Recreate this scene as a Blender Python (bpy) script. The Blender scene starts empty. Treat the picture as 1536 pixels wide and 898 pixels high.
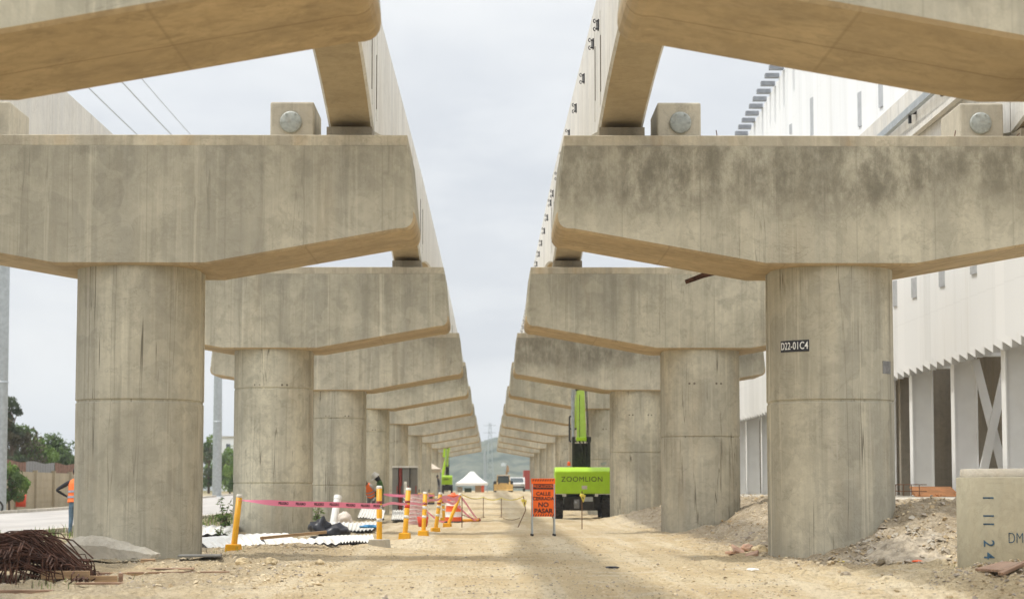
import bpy, bmesh, math, random
from mathutils import Vector, Matrix, Euler, noise
random.seed(7)
PI = math.pi
sc = bpy.context.scene
COL = sc.collection
def sm(a, b, x):
    t = min(1., max(0., (x-a)/(b-a))); return t*t*(3-2*t)
# ------------------------------------------------------------------ camera
FPX = 3300.; CZ = 1.08
TH = math.atan(286/FPX); PH = math.atan(33/FPX*math.cos(TH))
cam_d = bpy.data.cameras.new('camera'); cam = bpy.data.objects.new('camera', cam_d); COL.objects.link(cam)
cam.location = (0, 0, CZ); cam.rotation_euler = (PI/2+TH, 0, -PH)
cam_d.sensor_width = 36; cam_d.lens = 36*FPX/1536; cam_d.clip_end = 20000; cam_d.clip_start = .5
cam_d.dof.use_dof = True; cam_d.dof.focus_distance = 37; cam_d.dof.aperture_fstop = 2.6
sc.camera = cam
_R = Vector((math.cos(PH), -math.sin(PH), 0))
_U = Vector((-math.sin(PH)*math.sin(TH), -math.cos(PH)*math.sin(TH), math.cos(TH)))
_F = Vector((math.sin(PH)*math.cos(TH), math.cos(PH)*math.cos(TH), math.sin(TH)))
def at(px, py, Y):                    # photo pixel at distance Y -> point in the place
    d = _R*((px-768)/FPX)+_U*((449-py)/FPX)+_F
    return Vector((0, 0, CZ))+d*(Y/d.y)
# ------------------------------------------------------------------ ground height
MOUNDS = [(-3.5, 38.2, .13, 1.0, 1.6), (-2.3, 40.6, .10, .5, .9), (-1.7, 45.5, .09, .5, .9), (-5.0, 30.5, .05, 1.5, 1.5), (5.9, 24.0, .22, .9, 2.4),
          (-4.1, 33.0, .07, .7, .9), (6.3, 35.0, .10, .6, .9), (7.0, 37.3, .06, .8, 1.6), (6.75, 35.2, .06, .5, .8), (5.2, 52.5, .12, .7, 2.0), (4.6, 75, .22, .8, 3.0), (5.6, 72, .30, 1.0, 4.0)]
def base_h(y): return sm(88, 255, y)*1.0
def ghz(x, y, rough=True):
    z = base_h(y)
    front = .12+.88*sm(30.3, 35.3, y+.6*noise.noise((x*1.3, 3, y*.5)))
    xo = .35*noise.noise((x*.3, y*.35, 5.))
    z += .86*sm(4.55, 7.35, x+xo)*front*(1 if y < 170 else 0)
    for mx, my, h, rx, ry in MOUNDS:
        dx, dy = (x-mx)/rx, (y-my)/ry
        q = dx*dx+dy*dy
        if q < 9: z += h*math.exp(-q)
    road = sm(-11.0, -10.2, x)
    if rough and -23 < x < 13 and y < 110 and road > 0:
        a = .030*noise.noise((x*.8, y*.5, 1.))+.018*noise.noise((x*2.6, y*1.9, 7.))+.010*noise.noise((x*6., y*5., 2.))
        b = sm(2.6, 5.2, x)*(1-sm(7.6, 8.2, x))+sm(2.2, 3.6, -x)*.6
        a += b*(.11*noise.noise((x*1.7, y*1.2, 4.))+.075*noise.noise((x*4.5, y*3.6, 9.))+.045*noise.noise((x*10., y*8., 6.)))
        # wheel tracks and rain ruts running along the haul road
        a += .020*noise.noise((x*2.8, y*.10, 11.))*(1-b)
        z += a*road
    return z
def gp(px, py, dz=0.):                # photo pixel -> point on the ground
    d = _R*((px-768)/FPX)+_U*((449-py)/FPX)+_F
    y = 20.
    while y < 600:
        p = Vector((0, 0, CZ))+d*(y/d.y)
        if p.z <= ghz(p.x, p.y, False)+dz: break
        y += .1
    return Vector((p.x, p.y, ghz(p.x, p.y)))
def onground(x, y): return Vector((x, y, ghz(x, y)))
# ------------------------------------------------------------------ materials
def new_mat(name):
    m = bpy.data.materials.new(name); m.use_nodes = True
    nt = m.node_tree; b = nt.nodes['Principled BSDF']
    return m, nt, b
class N:
    def __init__(s, nt): s.nt = nt
    def n(s, t, **kw):
        o = s.nt.nodes.new(t)
        for k, v in kw.items(): setattr(o, k, v)
        return o
    def l(s, a, b): s.nt.links.new(a, b)
    def val(s, sock, v):
        if hasattr(v, 'default_value') or hasattr(v, 'is_linked'): s.l(v, sock)
        else: sock.default_value = v
    def math(s, op, a, b=0., c=0., clamp=False):
        o = s.n('ShaderNodeMath', operation=op, use_clamp=clamp); s.val(o.inputs[0], a); s.val(o.inputs[1], b); s.val(o.inputs[2], c); return o.outputs[0]
    def vec(s, op, a, b):
        o = s.n('ShaderNodeVectorMath', operation=op); s.val(o.inputs[0], a); s.val(o.inputs[1], b); return o.outputs[0]
    def noise(s, v, scale, detail=4., rough=.55, dist=0.):
        o = s.n('ShaderNodeTexNoise'); s.l(v, o.inputs['Vector']); o.inputs['Scale'].default_value = scale; o.inputs['Detail'].default_value = detail
        o.inputs['Roughness'].default_value = rough; o.inputs['Distortion'].default_value = dist; return o.outputs['Fac']
    def ramp(s, f, a, b, lo=0., hi=1.):
        o = s.n('ShaderNodeMapRange', interpolation_type='SMOOTHSTEP'); s.val(o.inputs[0], f); o.inputs[1].default_value = a; o.inputs[2].default_value = b
        o.inputs[3].default_value = lo; o.inputs[4].default_value = hi; return o.outputs[0]
    def mix(s, f, a, b, mode='MIX'):
        o = s.n('ShaderNodeMix', data_type='RGBA', blend_type=mode, clamp_factor=True); s.val(o.inputs[0], f); s.val(o.inputs[6], a); s.val(o.inputs[7], b); return o.outputs[2]
    def bump(s, h, strength, dist, b):
        o = s.n('ShaderNodeBump'); o.inputs['Strength'].default_value = strength; o.inputs['Distance'].default_value = dist; s.l(h, o.inputs['Height']); s.l(o.outputs[0], b.inputs['Normal'])
def C4(c): return (c[0], c[1], c[2], 1.)
def coords(g):
    tc = g.n('ShaderNodeTexCoord'); oi = g.n('ShaderNodeObjectInfo')
    off = g.n('ShaderNodeCombineXYZ'); r = g.math('MULTIPLY', oi.outputs['Random'], 61.)
    g.l(r, off.inputs[0]); g.l(g.math('MULTIPLY', r, 1.7), off.inputs[1]); g.l(g.math('MULTIPLY', r, .6), off.inputs[2])
    return tc.outputs['Object'], g.vec('ADD', tc.outputs['Object'], off.outputs[0]), oi.outputs['Random']
def concrete(name, light, dark, weather=None, streak=.5, seam=None, lines=0., warm=(.42, .30, .16), warmth=.25, bump=.25, blotch=.35, mid=False):
    m, nt, b = new_mat(name); g = N(nt)
    o, v, rnd = coords(g)
    big = g.noise(v, .55, 5, .6)
    c = g.mix(g.ramp(big, .3, .7), C4(dark), C4(light))
    st = g.noise(g.vec('MULTIPLY', v, (5., 5., .22)), 1., 6, .62)
    bd = g.noise(g.vec('MULTIPLY', v, (1.5, 1.5, .06)), 1., 4, .6)
    c = g.mix(g.math('MULTIPLY', g.ramp(bd, .42, .66), streak*1.1), c, C4((dark[0]*.80, dark[1]*.83, dark[2]*.90)))
    st2 = g.noise(g.vec('MULTIPLY', v, (14., 14., .5)), 1., 4, .6)
    c = g.mix(g.math('MULTIPLY', g.ramp(st, .48, .72), streak), c, C4([k*.55 for k in dark]))
    c = g.mix(g.math('MULTIPLY', g.ramp(st2, .55, .75), streak*.6), c, C4([min(1, k*1.25) for k in light]))
    wm = g.noise(g.vec('MULTIPLY', v, (1.6, 1.6, .35)), 1., 5, .6)
    c = g.mix(g.math('MULTIPLY', g.ramp(wm, .5, .75), warmth), c, C4(warm))
    bl = g.noise(v, 2.6, 8, .68, .5)
    c = g.mix(g.math('MULTIPLY', g.ramp(bl, .50, .60), blotch), c, C4([k*.66 for k in dark]))
    cr = g.noise(v, 1.1, 9, .62, 1.2)
    c = g.mix(g.ramp(g.math('ABSOLUTE', g.math('SUBTRACT', cr, .5)), .003, .012, .28, 0.), c, C4([k*.6 for k in dark]))
    ck = g.noise(g.vec('MULTIPLY', v, (.7, .7, 2.4)), 1., 8, .6, .6)
    c = g.mix(g.math('MULTIPLY', g.ramp(g.math('ABSOLUTE', g.math('SUBTRACT', ck, .47)), .001, .005, .5, 0.), g.ramp(g.noise(v, .8, 3), .5, .62)), c, C4([k*.45 for k in dark]))
    lr = g.noise(g.vec('MULTIPLY', v, (4.5, 4.5, .10)), 1., 5, .6)
    c = g.mix(g.math('MULTIPLY', g.ramp(lr, .60, .70), streak*.9), c, C4([min(.85, k*1.18) for k in light]))
    pt = g.noise(g.vec('MULTIPLY', v, (.9, .9, .9)), 1., 3, .5, .2)
    c = g.mix(g.ramp(pt, .565, .58, 0., .22), c, C4([min(.85, k*1.05) for k in light]))
    c = g.mix(g.ramp(rnd, 0., 1., 0., .22), c, C4((.40, .37, .31)))
    if weather:
        sp = g.n('ShaderNodeSeparateXYZ'); g.l(o, sp.inputs[0])
        wz = g.noise(g.vec('MULTIPLY', v, (.5, .5, .5)), 1., 7, .66, .4)
        h = g.math('ADD', sp.outputs[2], g.math('MULTIPLY', g.math('SUBTRACT', wz, .5), weather[2]))
        f = g.ramp(h, weather[0], weather[1])
        mott = g.ramp(g.noise(g.vec('MULTIPLY', v, (1., 1., .55)), 2.6, 11, .76), .34, .62, .30, 1.)
        f = g.math('MULTIPLY', f, g.math('MULTIPLY', mott, g.ramp(rnd, .1, .8, weather[3]*(.45 if weather[3] < 1 else 1.), weather[3])))
        c = g.mix(g.math('MULTIPLY', f, .85), c, C4((.135, .122, .09)))
    sp2 = g.n('ShaderNodeSeparateXYZ'); g.l(o, sp2.inputs[0])
    if seam:
        fr = g.math('FRACT', g.math('MULTIPLY', g.math('ADD', sp2.outputs[0], 50.37), 1./seam))
        dd = g.math('ABSOLUTE', g.math('SUBTRACT', fr, .5))
        c = g.mix(g.ramp(dd, .003, .012, .35, 0.), c, C4([k*.55 for k in dark]))
        cell = g.n('ShaderNodeTexWhiteNoise', noise_dimensions='1D')
        g.l(g.math('ADD', g.math('FLOOR', g.math('MULTIPLY', g.math('ADD', sp2.outputs[0], 50.37+seam*.5), 1./seam)), g.math('MULTIPLY', rnd, 91.)), cell.inputs['W'])
        c = g.mix(g.math('MULTIPLY', cell.outputs[0], .22), c, C4([k*.75 for k in dark]))
    if lines:
        wv = g.vec('MULTIPLY', v, (3.4, 3.4, .075))
        ln = g.noise(wv, 1., 3, .55, .25)
        d1 = g.math('ABSOLUTE', g.math('SUBTRACT', ln, .52))
        brk = g.ramp(g.noise(g.vec('MULTIPLY', v, (1.3, 1.3, .5)), .9, 4), .40, .62)
        c = g.mix(g.math('MULTIPLY', g.ramp(d1, .001, .007, lines, 0.), brk), c, C4((.10, .088, .065)))
        d2 = g.math('ABSOLUTE', g.math('SUBTRACT', ln, .60))
        c = g.mix(g.math('MULTIPLY', g.ramp(d2, .003, .016, lines*.7, 0.), brk), c, C4((.55, .50, .42)))
    if mid:
        c = g.mix(g.ramp(g.math('ABSOLUTE', g.math('SUBTRACT', sp2.outputs[1], g.math('ADD', .15, g.math('MULTIPLY', g.math('SUBTRACT', g.noise(v, .6, 2), .5), .06)))), .008, .022, .55, 0.), c, C4((.16, .11, .06)))
    pores = g.noise(v, 38., 3, .6)
    c = g.mix(g.ramp(pores, .68, .76, 0., .35), c, C4([k*.5 for k in dark]))
    c = g.mix(g.ramp(g.noise(v, 9., 6, .7), .3, .7, 0., .22), c, C4([k*.7 for k in dark]))
    g.l(c, b.inputs['Base Color']); b.inputs['Roughness'].default_value = .88; b.inputs['Specular IOR Level'].default_value = .25
    g.bump(g.math('ADD', g.noise(v, 9., 7, .65), g.math('MULTIPLY', pores, .3)), bump, .03, b)
    return m
def simple(name, col, rough=.6, metal=0., var=.15, scale=6., bump=0., stretch=(1, 1, 1), dirt=0., dirtcol=(.25, .2, .13), spec=.4):
    m, nt, b = new_mat(name); g = N(nt); o, v, rnd = coords(g)
    vv = g.vec('MULTIPLY', v, stretch)
    n1 = g.noise(vv, scale, 5, .6)
    c = g.mix(g.ramp(n1, .3, .7), C4([k*(1-var) for k in col]), C4([min(1., k*(1+var)) for k in col]))
    if dirt:
        c = g.mix(g.ramp(g.noise(v, scale*.7, 7, .68), .48, .7, 0., dirt), c, C4(dirtcol))
    g.l(c, b.inputs['Base Color']); b.inputs['Roughness'].default_value = rough; b.inputs['Metallic'].default_value = metal; b.inputs['Specular IOR Level'].default_value = spec
    if bump: g.bump(n1, bump, .02, b)
    return m
M = {}
M['cap'] = concrete('cap_concrete', (.70, .655, .515), (.415, .39, .305), weather=(4.7, 6.6, 2.4, .55), streak=.50, seam=1.22, lines=.30, warmth=.22)
M['cap_dark'] = concrete('weathered_cap_concrete', (.71, .67, .535), (.47, .44, .345), weather=(4.95, 5.9, 1.5, 1.0), streak=.40, seam=1.22, lines=.35, warmth=.2)
M['cap_soffit'] = concrete('bounce_tinted_soffit_concrete', (.60, .465, .285), (.44, .335, .20), streak=.4, seam=1.8, warmth=.25, blotch=.35, bump=.08, mid=True)  # form-finished concrete with warm ground bounce put into its colour
M['strip'] = concrete('strip_concrete', (.62, .56, .43), (.46, .405, .30), streak=.6, warm=(.45, .27, .10), warmth=.4)
M['plinth'] = concrete('plinth_concrete', (.34, .30, .22), (.22, .19, .14), streak=.5)  # darker than the cap: stains, and the beam's shade put into the colour
M['column'] = concrete('column_concrete', (.71, .665, .52), (.41, .385, .30), streak=.55, lines=.85, blotch=.3, warmth=.25)
M['column_groove'] = simple('groove_shadow_gap', (.16, .14, .11), .95)
M['beam'] = concrete('beam_concrete', (.80, .785, .735), (.70, .68, .63), streak=.4, lines=.3, warmth=.12, blotch=.12)
M['beam_soffit'] = concrete('beam_soffit_concrete', (.50, .40, .25), (.40, .31, .185), streak=.1, seam=None, warmth=.2, blotch=.25, bump=.1)  # browner than the girder sides: light bounced off the sand put into the colour
M['block'] = concrete('block_concrete', (.60, .555, .45), (.46, .42, .34), streak=.3, blotch=.35)
M['slab'] = concrete('slab_concrete', (.60, .56, .47), (.44, .40, .33), streak=.1, blotch=.4, bump=.6)
M['pipe'] = concrete('pipe_concrete', (.45, .415, .30), (.34, .31, .215), streak=.25, blotch=.25, warmth=.2, bump=.15)
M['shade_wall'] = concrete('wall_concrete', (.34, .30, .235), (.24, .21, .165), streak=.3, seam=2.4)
M['facade_soffit'] = simple('grey_brown_soffit_sheet', (.20, .18, .15), .8)
M['plaster'] = concrete('block_wall', (.46, .38, .26), (.36, .30, .20), streak=.3, blotch=.2)
M['steel'] = simple('galvanised_steel', (.42, .45, .46), .45, .6, .12)
M['plate'] = simple('cast_steel_plate', (.36, .38, .36), .6, .3, .15, 14., dirt=.3)
M['dark_steel'] = simple('dark_steel', (.045, .045, .05), .5, .3)
M['black'] = simple('black_rubber', (.040, .038, .035), .9, 0, .3)
M['rust'] = simple('rusty_rebar', (.095, .046, .031), .9, .1, .6, 9.)
M['rust_light'] = simple('rusty_sheet', (.20, .11, .075), .9, .1, .3, 3.)
M['rod'] = simple('rusty_rod', (.16, .08, .04), .85)
M['white_paint'] = simple('white_painted_steel', (.87, .88, .88), .5, 0, .03, 2., dirt=.12, dirtcol=(.55, .52, .46))
M['facade'] = simple('white_coated_sheet', (.78, .785, .785), .55, 0, .03, .8, stretch=(1, 1, .12), dirt=.10, dirtcol=(.66, .66, .64))
M['slot'] = simple('pale_grey_louvre', (.44, .455, .48), .6, .1, .10)
def facade_mat():
    m, nt, b = new_mat('white_folded_sheet'); g = N(nt); tc = g.n('ShaderNodeTexCoord'); sp = g.n('ShaderNodeSeparateXYZ'); g.l(tc.outputs['Object'], sp.inputs[0])
    wn = g.n('ShaderNodeTexWhiteNoise', noise_dimensions='2D'); cv = g.n('ShaderNodeCombineXYZ')
    fy = g.math('FLOOR', g.math('MULTIPLY', g.math('SUBTRACT', sp.outputs[1], 41.), 1/.93)); g.l(fy, cv.inputs[0]); zf = g.math('ADD', g.math('MULTIPLY', sp.outputs[2], 1/4.8), .3); g.l(g.math('FLOOR', zf), cv.inputs[1]); g.l(cv.outputs[0], wn.inputs['Vector'])
    c = g.mix(wn.outputs['Value'], C4((.79, .805, .82)), C4((.86, .87, .88)))
    d = g.math('ABSOLUTE', g.math('SUBTRACT', g.math('FRACT', zf), .5)); c = g.mix(g.ramp(d, .002, .005, .10, 0.), c, C4((.45, .45, .45)))
    fr = g.math('FRACT', g.math('MULTIPLY', g.math('SUBTRACT', sp.outputs[1], 41.), 1/.93)); c = g.mix(g.ramp(fr, .0, .10, .35, 0.), c, C4((.45, .45, .46)))  # shading at each fold painted as a grey gradient
    st_ = g.noise(g.vec('MULTIPLY', tc.outputs['Object'], (2., 2., .12)), 1., 6, .65); c = g.mix(g.ramp(st_, .5, .72, 0., .3), c, C4((.56, .55, .52)))
    g.l(c, b.inputs['Base Color']); b.inputs['Roughness'].default_value = .5; return m
M['facade'] = facade_mat()
M['bracket_shade'] = simple('shade_grey_sheet', (.27, .285, .31), .6, .2, .12)  # dark grey puts the shaded faces of the roof-edge brackets into the colour
M['lime'] = simple('lime_green_paint', (.40, .66, .02), .35, 0, .05, 3., dirt=.12, dirtcol=(.35, .42, .10))
M['lime_sunlit'] = simple('sunlit_lime_paint', (.50, .74, .12), .4, 0, .06, 3.)  # lime paint made paler: sunlight on the boom put into the colour
M['yellow'] = simple('yellow_post_paint', (.80, .40, .012), .45, 0, .1, 5., dirt=.22, dirtcol=(.42, .27, .10))
M['machine_yellow'] = simple('machine_yellow_paint', (.58, .37, .12), .5, 0, .12, 4., dirt=.35)
M['white_band'] = simple('white_reflective_band', (.78, .76, .70), .5)
M['red_band'] = simple('red_reflective_band', (.72, .06, .02), .5)
M['maroon'] = simple('maroon_paint', (.32, .055, .04), .5, 0, .1)
M['orange'] = simple('orange_sign_face', (.92, .14, .006), .5, 0, .05)
M['orange_plastic'] = simple('orange_plastic', (.85, .13, .03), .5, 0, .1, dirt=.2)
M['letter_black'] = simple('letter_paint', (.02, .015, .015), .6)
M['letter_white'] = simple('letter_white', (.82, .82, .80), .6)
M['letter_blue'] = simple('stencil_blue', (.035, .085, .14), .8, 0, .5, 20.)
M['plate_black'] = simple('black_label_plate', (.03, .03, .035), .5)
M['grey_patch'] = simple('grey_metal_plate', (.22, .22, .22), .6, .3, .2, 12.)
def tape_mat():
    m, nt, b = new_mat('pink_plastic_tape'); b.inputs['Base Color'].default_value = (.92, .27, .43, 1); b.inputs['Roughness'].default_value = .4
    return m
M['pink'] = tape_mat()
M['pink_net'] = simple('pink_plastic_net', (.66, .42, .42), .6, 0, .25, 14.)
M['rope'] = simple('yellow_ribbon', (.72, .60, .10), .6)
M['white_sheet'] = simple('white_roof_sheet', (.66, .65, .61), .55, 0, .08, 2., dirt=.45, dirtcol=(.55, .48, .38))
M['sheet_under'] = simple('dark_foam_underside', (.04, .04, .045), .8)  # near-black for the underside and rim of the sheets
M['pvc'] = simple('white_pvc', (.78, .78, .75), .4, 0, .05, dirt=.15)
M['bag'] = simple('black_bag', (.018, .019, .026), .38, 0, .3)
M['sack'] = simple('pale_sack', (.58, .52, .45), .85)
M['wood'] = simple('raw_timber', (.42, .28, .16), .8, 0, .25, 3., .2, (1, 12, 12), dirt=.3)
M['wood_old'] = simple('old_board', (.34, .22, .15), .85, 0, .3, 3., .2, (1, 12, 12), dirt=.4, dirtcol=(.4, .33, .24))
M['brick'] = simple('clay_brick', (.52, .33, .24), .9, 0, .2, 8., .2, dirt=.4, dirtcol=(.5, .42, .3))
M['form_orange'] = simple('orange_formwork_board', (.62, .27, .10), .7, 0, .2, 3.)
M['stone'] = simple('pale_stone', (.52, .42, .26), .9, 0, .3, 5., .5)
M['stone_grey'] = simple('grey_stone', (.38, .325, .245), .9, 0, .35, 5., .5)
M['canvas'] = simple('white_canvas', (.80, .79, .76), .7, 0, .04)
M['canvas_beige'] = simple('beige_canvas', (.66, .58, .48), .8, 0, .06)
M['glass'] = simple('dark_glass', (.06, .08, .09), .1, 0, .2, spec=.6)
M['white_car'] = simple('white_car_paint', (.78, .78, .77), .3)
M['blue'] = simple('blue_plastic', (.05, .22, .42), .5)
M['red'] = simple('red_plastic', (.62, .06, .02), .5)
M['cabinet'] = simple('grey_cabinet_paint', (.20, .20, .19), .6, .1, .12, 2., dirt=.2)
M['skin'] = simple('brown_skin', (.16, .085, .055), .6)
M['vest'] = simple('orange_vest', (.95, .20, .045), .7, 0, .06)
M['vest_band'] = simple('grey_reflective_tape', (.30, .31, .36), .5)
M['black_cloth'] = simple('black_cloth', (.03, .03, .034), .9)
M['jeans'] = simple('blue_jeans', (.13, .20, .27), .9, 0, .25, 9.)
M['green_cloth'] = simple('green_shirt', (.06, .14, .035), .9, 0, .2)
M['grey_cloth'] = simple('grey_trousers', (.16, .165, .17), .9, 0, .2)
M['light_cloth'] = simple('pale_grey_shirt', (.40, .39, .38), .9, 0, .15)
M['white_plastic'] = simple('white_helmet', (.82, .82, .80), .35)
M['trunk'] = simple('bark', (.13, .095, .065), .95, 0, .3, 6.)
def leafmat(name, a, b_):
    m, nt, b = new_mat(name); g = N(nt); tc = g.n('ShaderNodeTexCoord')
    f = g.noise(tc.outputs['Object'], 1.1, 3, .6); f2 = g.noise(tc.outputs['Object'], 14., 2)
    c = g.mix(g.ramp(f, .35, .65), C4(a), C4(b_)); c = g.mix(g.ramp(f2, .4, .7, 0., .5), c, C4([k*1.5 for k in b_]))
    g.l(c, b.inputs['Base Color']); b.inputs['Roughness'].default_value = .65; b.inputs['Specular IOR Level'].default_value = .2
    tl = g.n('ShaderNodeBsdfTranslucent'); g.l(c, tl.inputs[0]); mx = g.n('ShaderNodeMixShader'); mx.inputs[0].default_value = .3
    g.l(b.outputs[0], mx.inputs[1]); g.l(tl.outputs[0], mx.inputs[2]); g.l(mx.outputs[0], nt.nodes['Material Output'].inputs[0])
    return m
M['leaf'] = leafmat('leaf_green', (.065, .11, .035), (.13, .19, .065))
M['leaf_dark'] = leafmat('leaf_dark', (.055, .075, .04), (.095, .115, .06))
M['leaf_brown'] = leafmat('leaf_brownish', (.075, .065, .04), (.10, .09, .05))
M['leaf_light'] = leafmat('leaf_light', (.11, .19, .04), (.19, .27, .07))
M['leaf_pink'] = leafmat('leaf_magenta', (.22, .06, .10), (.28, .09, .14))
def ground_mat():
    m, nt, b = new_mat('sandy_ground'); g = N(nt); geo = g.n('ShaderNodeNewGeometry'); p = geo.outputs['Position']
    sp = g.n('ShaderNodeSeparateXYZ'); g.l(p, sp.inputs[0])
    a = g.noise(g.vec('MULTIPLY', p, (.35, .16, .3)), 1., 6, .6)
    c = g.mix(g.ramp(a, .35, .65), C4((.555, .425, .245)), C4((.655, .54, .35)))
    w = g.noise(g.vec('MULTIPLY', p, (.5, 1.1, 1.)), 1., 6, .65)
    c = g.mix(g.ramp(w, .50, .68, 0., .6), c, C4((.69, .615, .47)))
    tr = g.noise(g.vec('MULTIPLY', p, (1.5, .035, 1.)), 1., 4, .6)
    c = g.mix(g.ramp(tr, .50, .62, 0., .7), c, C4((.72, .62, .445)))
    c = g.mix(g.ramp(tr, .46, .34, 0., .4), c, C4((.42, .315, .18)))
    dk = g.noise(g.vec('MULTIPLY', p, (1.1, .7, 1.)), 1.3, 8, .7)
    c = g.mix(g.ramp(dk, .54, .70, 0., .55), c, C4((.36, .29, .19)))
    # berm, spoil and verge: greyer broken stone
    xo = g.math('ADD', sp.outputs[0], g.math('MULTIPLY', g.math('SUBTRACT', g.noise(p, .9, 5), .5), 2.))
    berm = g.math('MULTIPLY', g.ramp(xo, 3.9, 5.0), g.ramp(sp.outputs[1], 29., 33.))
    gr = g.mix(g.ramp(g.noise(p, 1.8, 7, .7), .4, .62), C4((.37, .30, .21)), C4((.53, .45, .34)))
    c = g.mix(g.math('MULTIPLY', berm, .85), c, gr)
    lv = g.ramp(xo, -2.2, -3.6)
    c = g.mix(g.math('MULTIPLY', lv, g.ramp(g.noise(p, .8, 5), .35, .6, .25, .75)), c, C4((.36, .30, .21)))
    gn = g.math('MULTIPLY', g.ramp(sp.outputs[0], -24., -30.), g.ramp(g.noise(p, .15, 5), .35, .55))
    gn2 = g.math('MULTIPLY', g.ramp(xo, -5., -8.5), g.ramp(g.noise(p, .7, 5), .5, .6, 0., .7))
    c = g.mix(g.math('MAXIMUM', gn, gn2), c, C4((.12, .13, .05)))
    fr = g.ramp(sp.outputs[1], 300., 480.)
    c = g.mix(fr, c, C4((.10, .13, .06)))
    f = g.noise(g.vec('MULTIPLY', p, (1., .6, 1.)), 12., 7, .72)
    c = g.mix(g.ramp(f, .46, .68, 0., .5), c, C4((.30, .235, .15)))
    f2 = g.noise(g.vec('MULTIPLY', p, (1., .7, 1.)), 21., 6, .7)
    c = g.mix(g.ramp(f2, .56, .70, 0., .55), c, C4((.70, .61, .45)))
    vo = g.n('ShaderNodeTexVoronoi'); g.l(p, vo.inputs['Vector']); vo.inputs['Scale'].default_value = 16.
    g.l(c, b.inputs['Base Color']); b.inputs['Roughness'].default_value = .95; b.inputs['Specular IOR Level'].default_value = .15
    g.bump(g.math('ADD', f, g.math('MULTIPLY', g.math('SUBTRACT', 1., vo.outputs['Distance']), .9)), 1., .07, b)
    return m
M['ground'] = ground_mat()
M['road'] = simple('worn_grey_road', (.37, .35, .33), .9, 0, .12, .5, stretch=(1.5, .25, 1), dirt=.4, dirtcol=(.42, .37, .29))
M['kerb'] = simple('pale_kerb', (.50, .46, .39), .9, 0, .15, 2., dirt=.3)
def hill_mat(name, a, b_):
    m, nt, b = new_mat(name); g = N(nt); geo = g.n('ShaderNodeNewGeometry')
    f = g.noise(geo.outputs['Position'], .045, 9, .75)
    g.l(g.mix(g.ramp(f, .42, .58), C4(a), C4(b_)), b.inputs['Base Color']); b.inputs['Roughness'].default_value = 1; b.inputs['Specular IOR Level'].default_value = 0
    return m
M['hill'] = hill_mat('wooded_hill', (.030, .050, .030), (.115, .125, .085))
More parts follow.
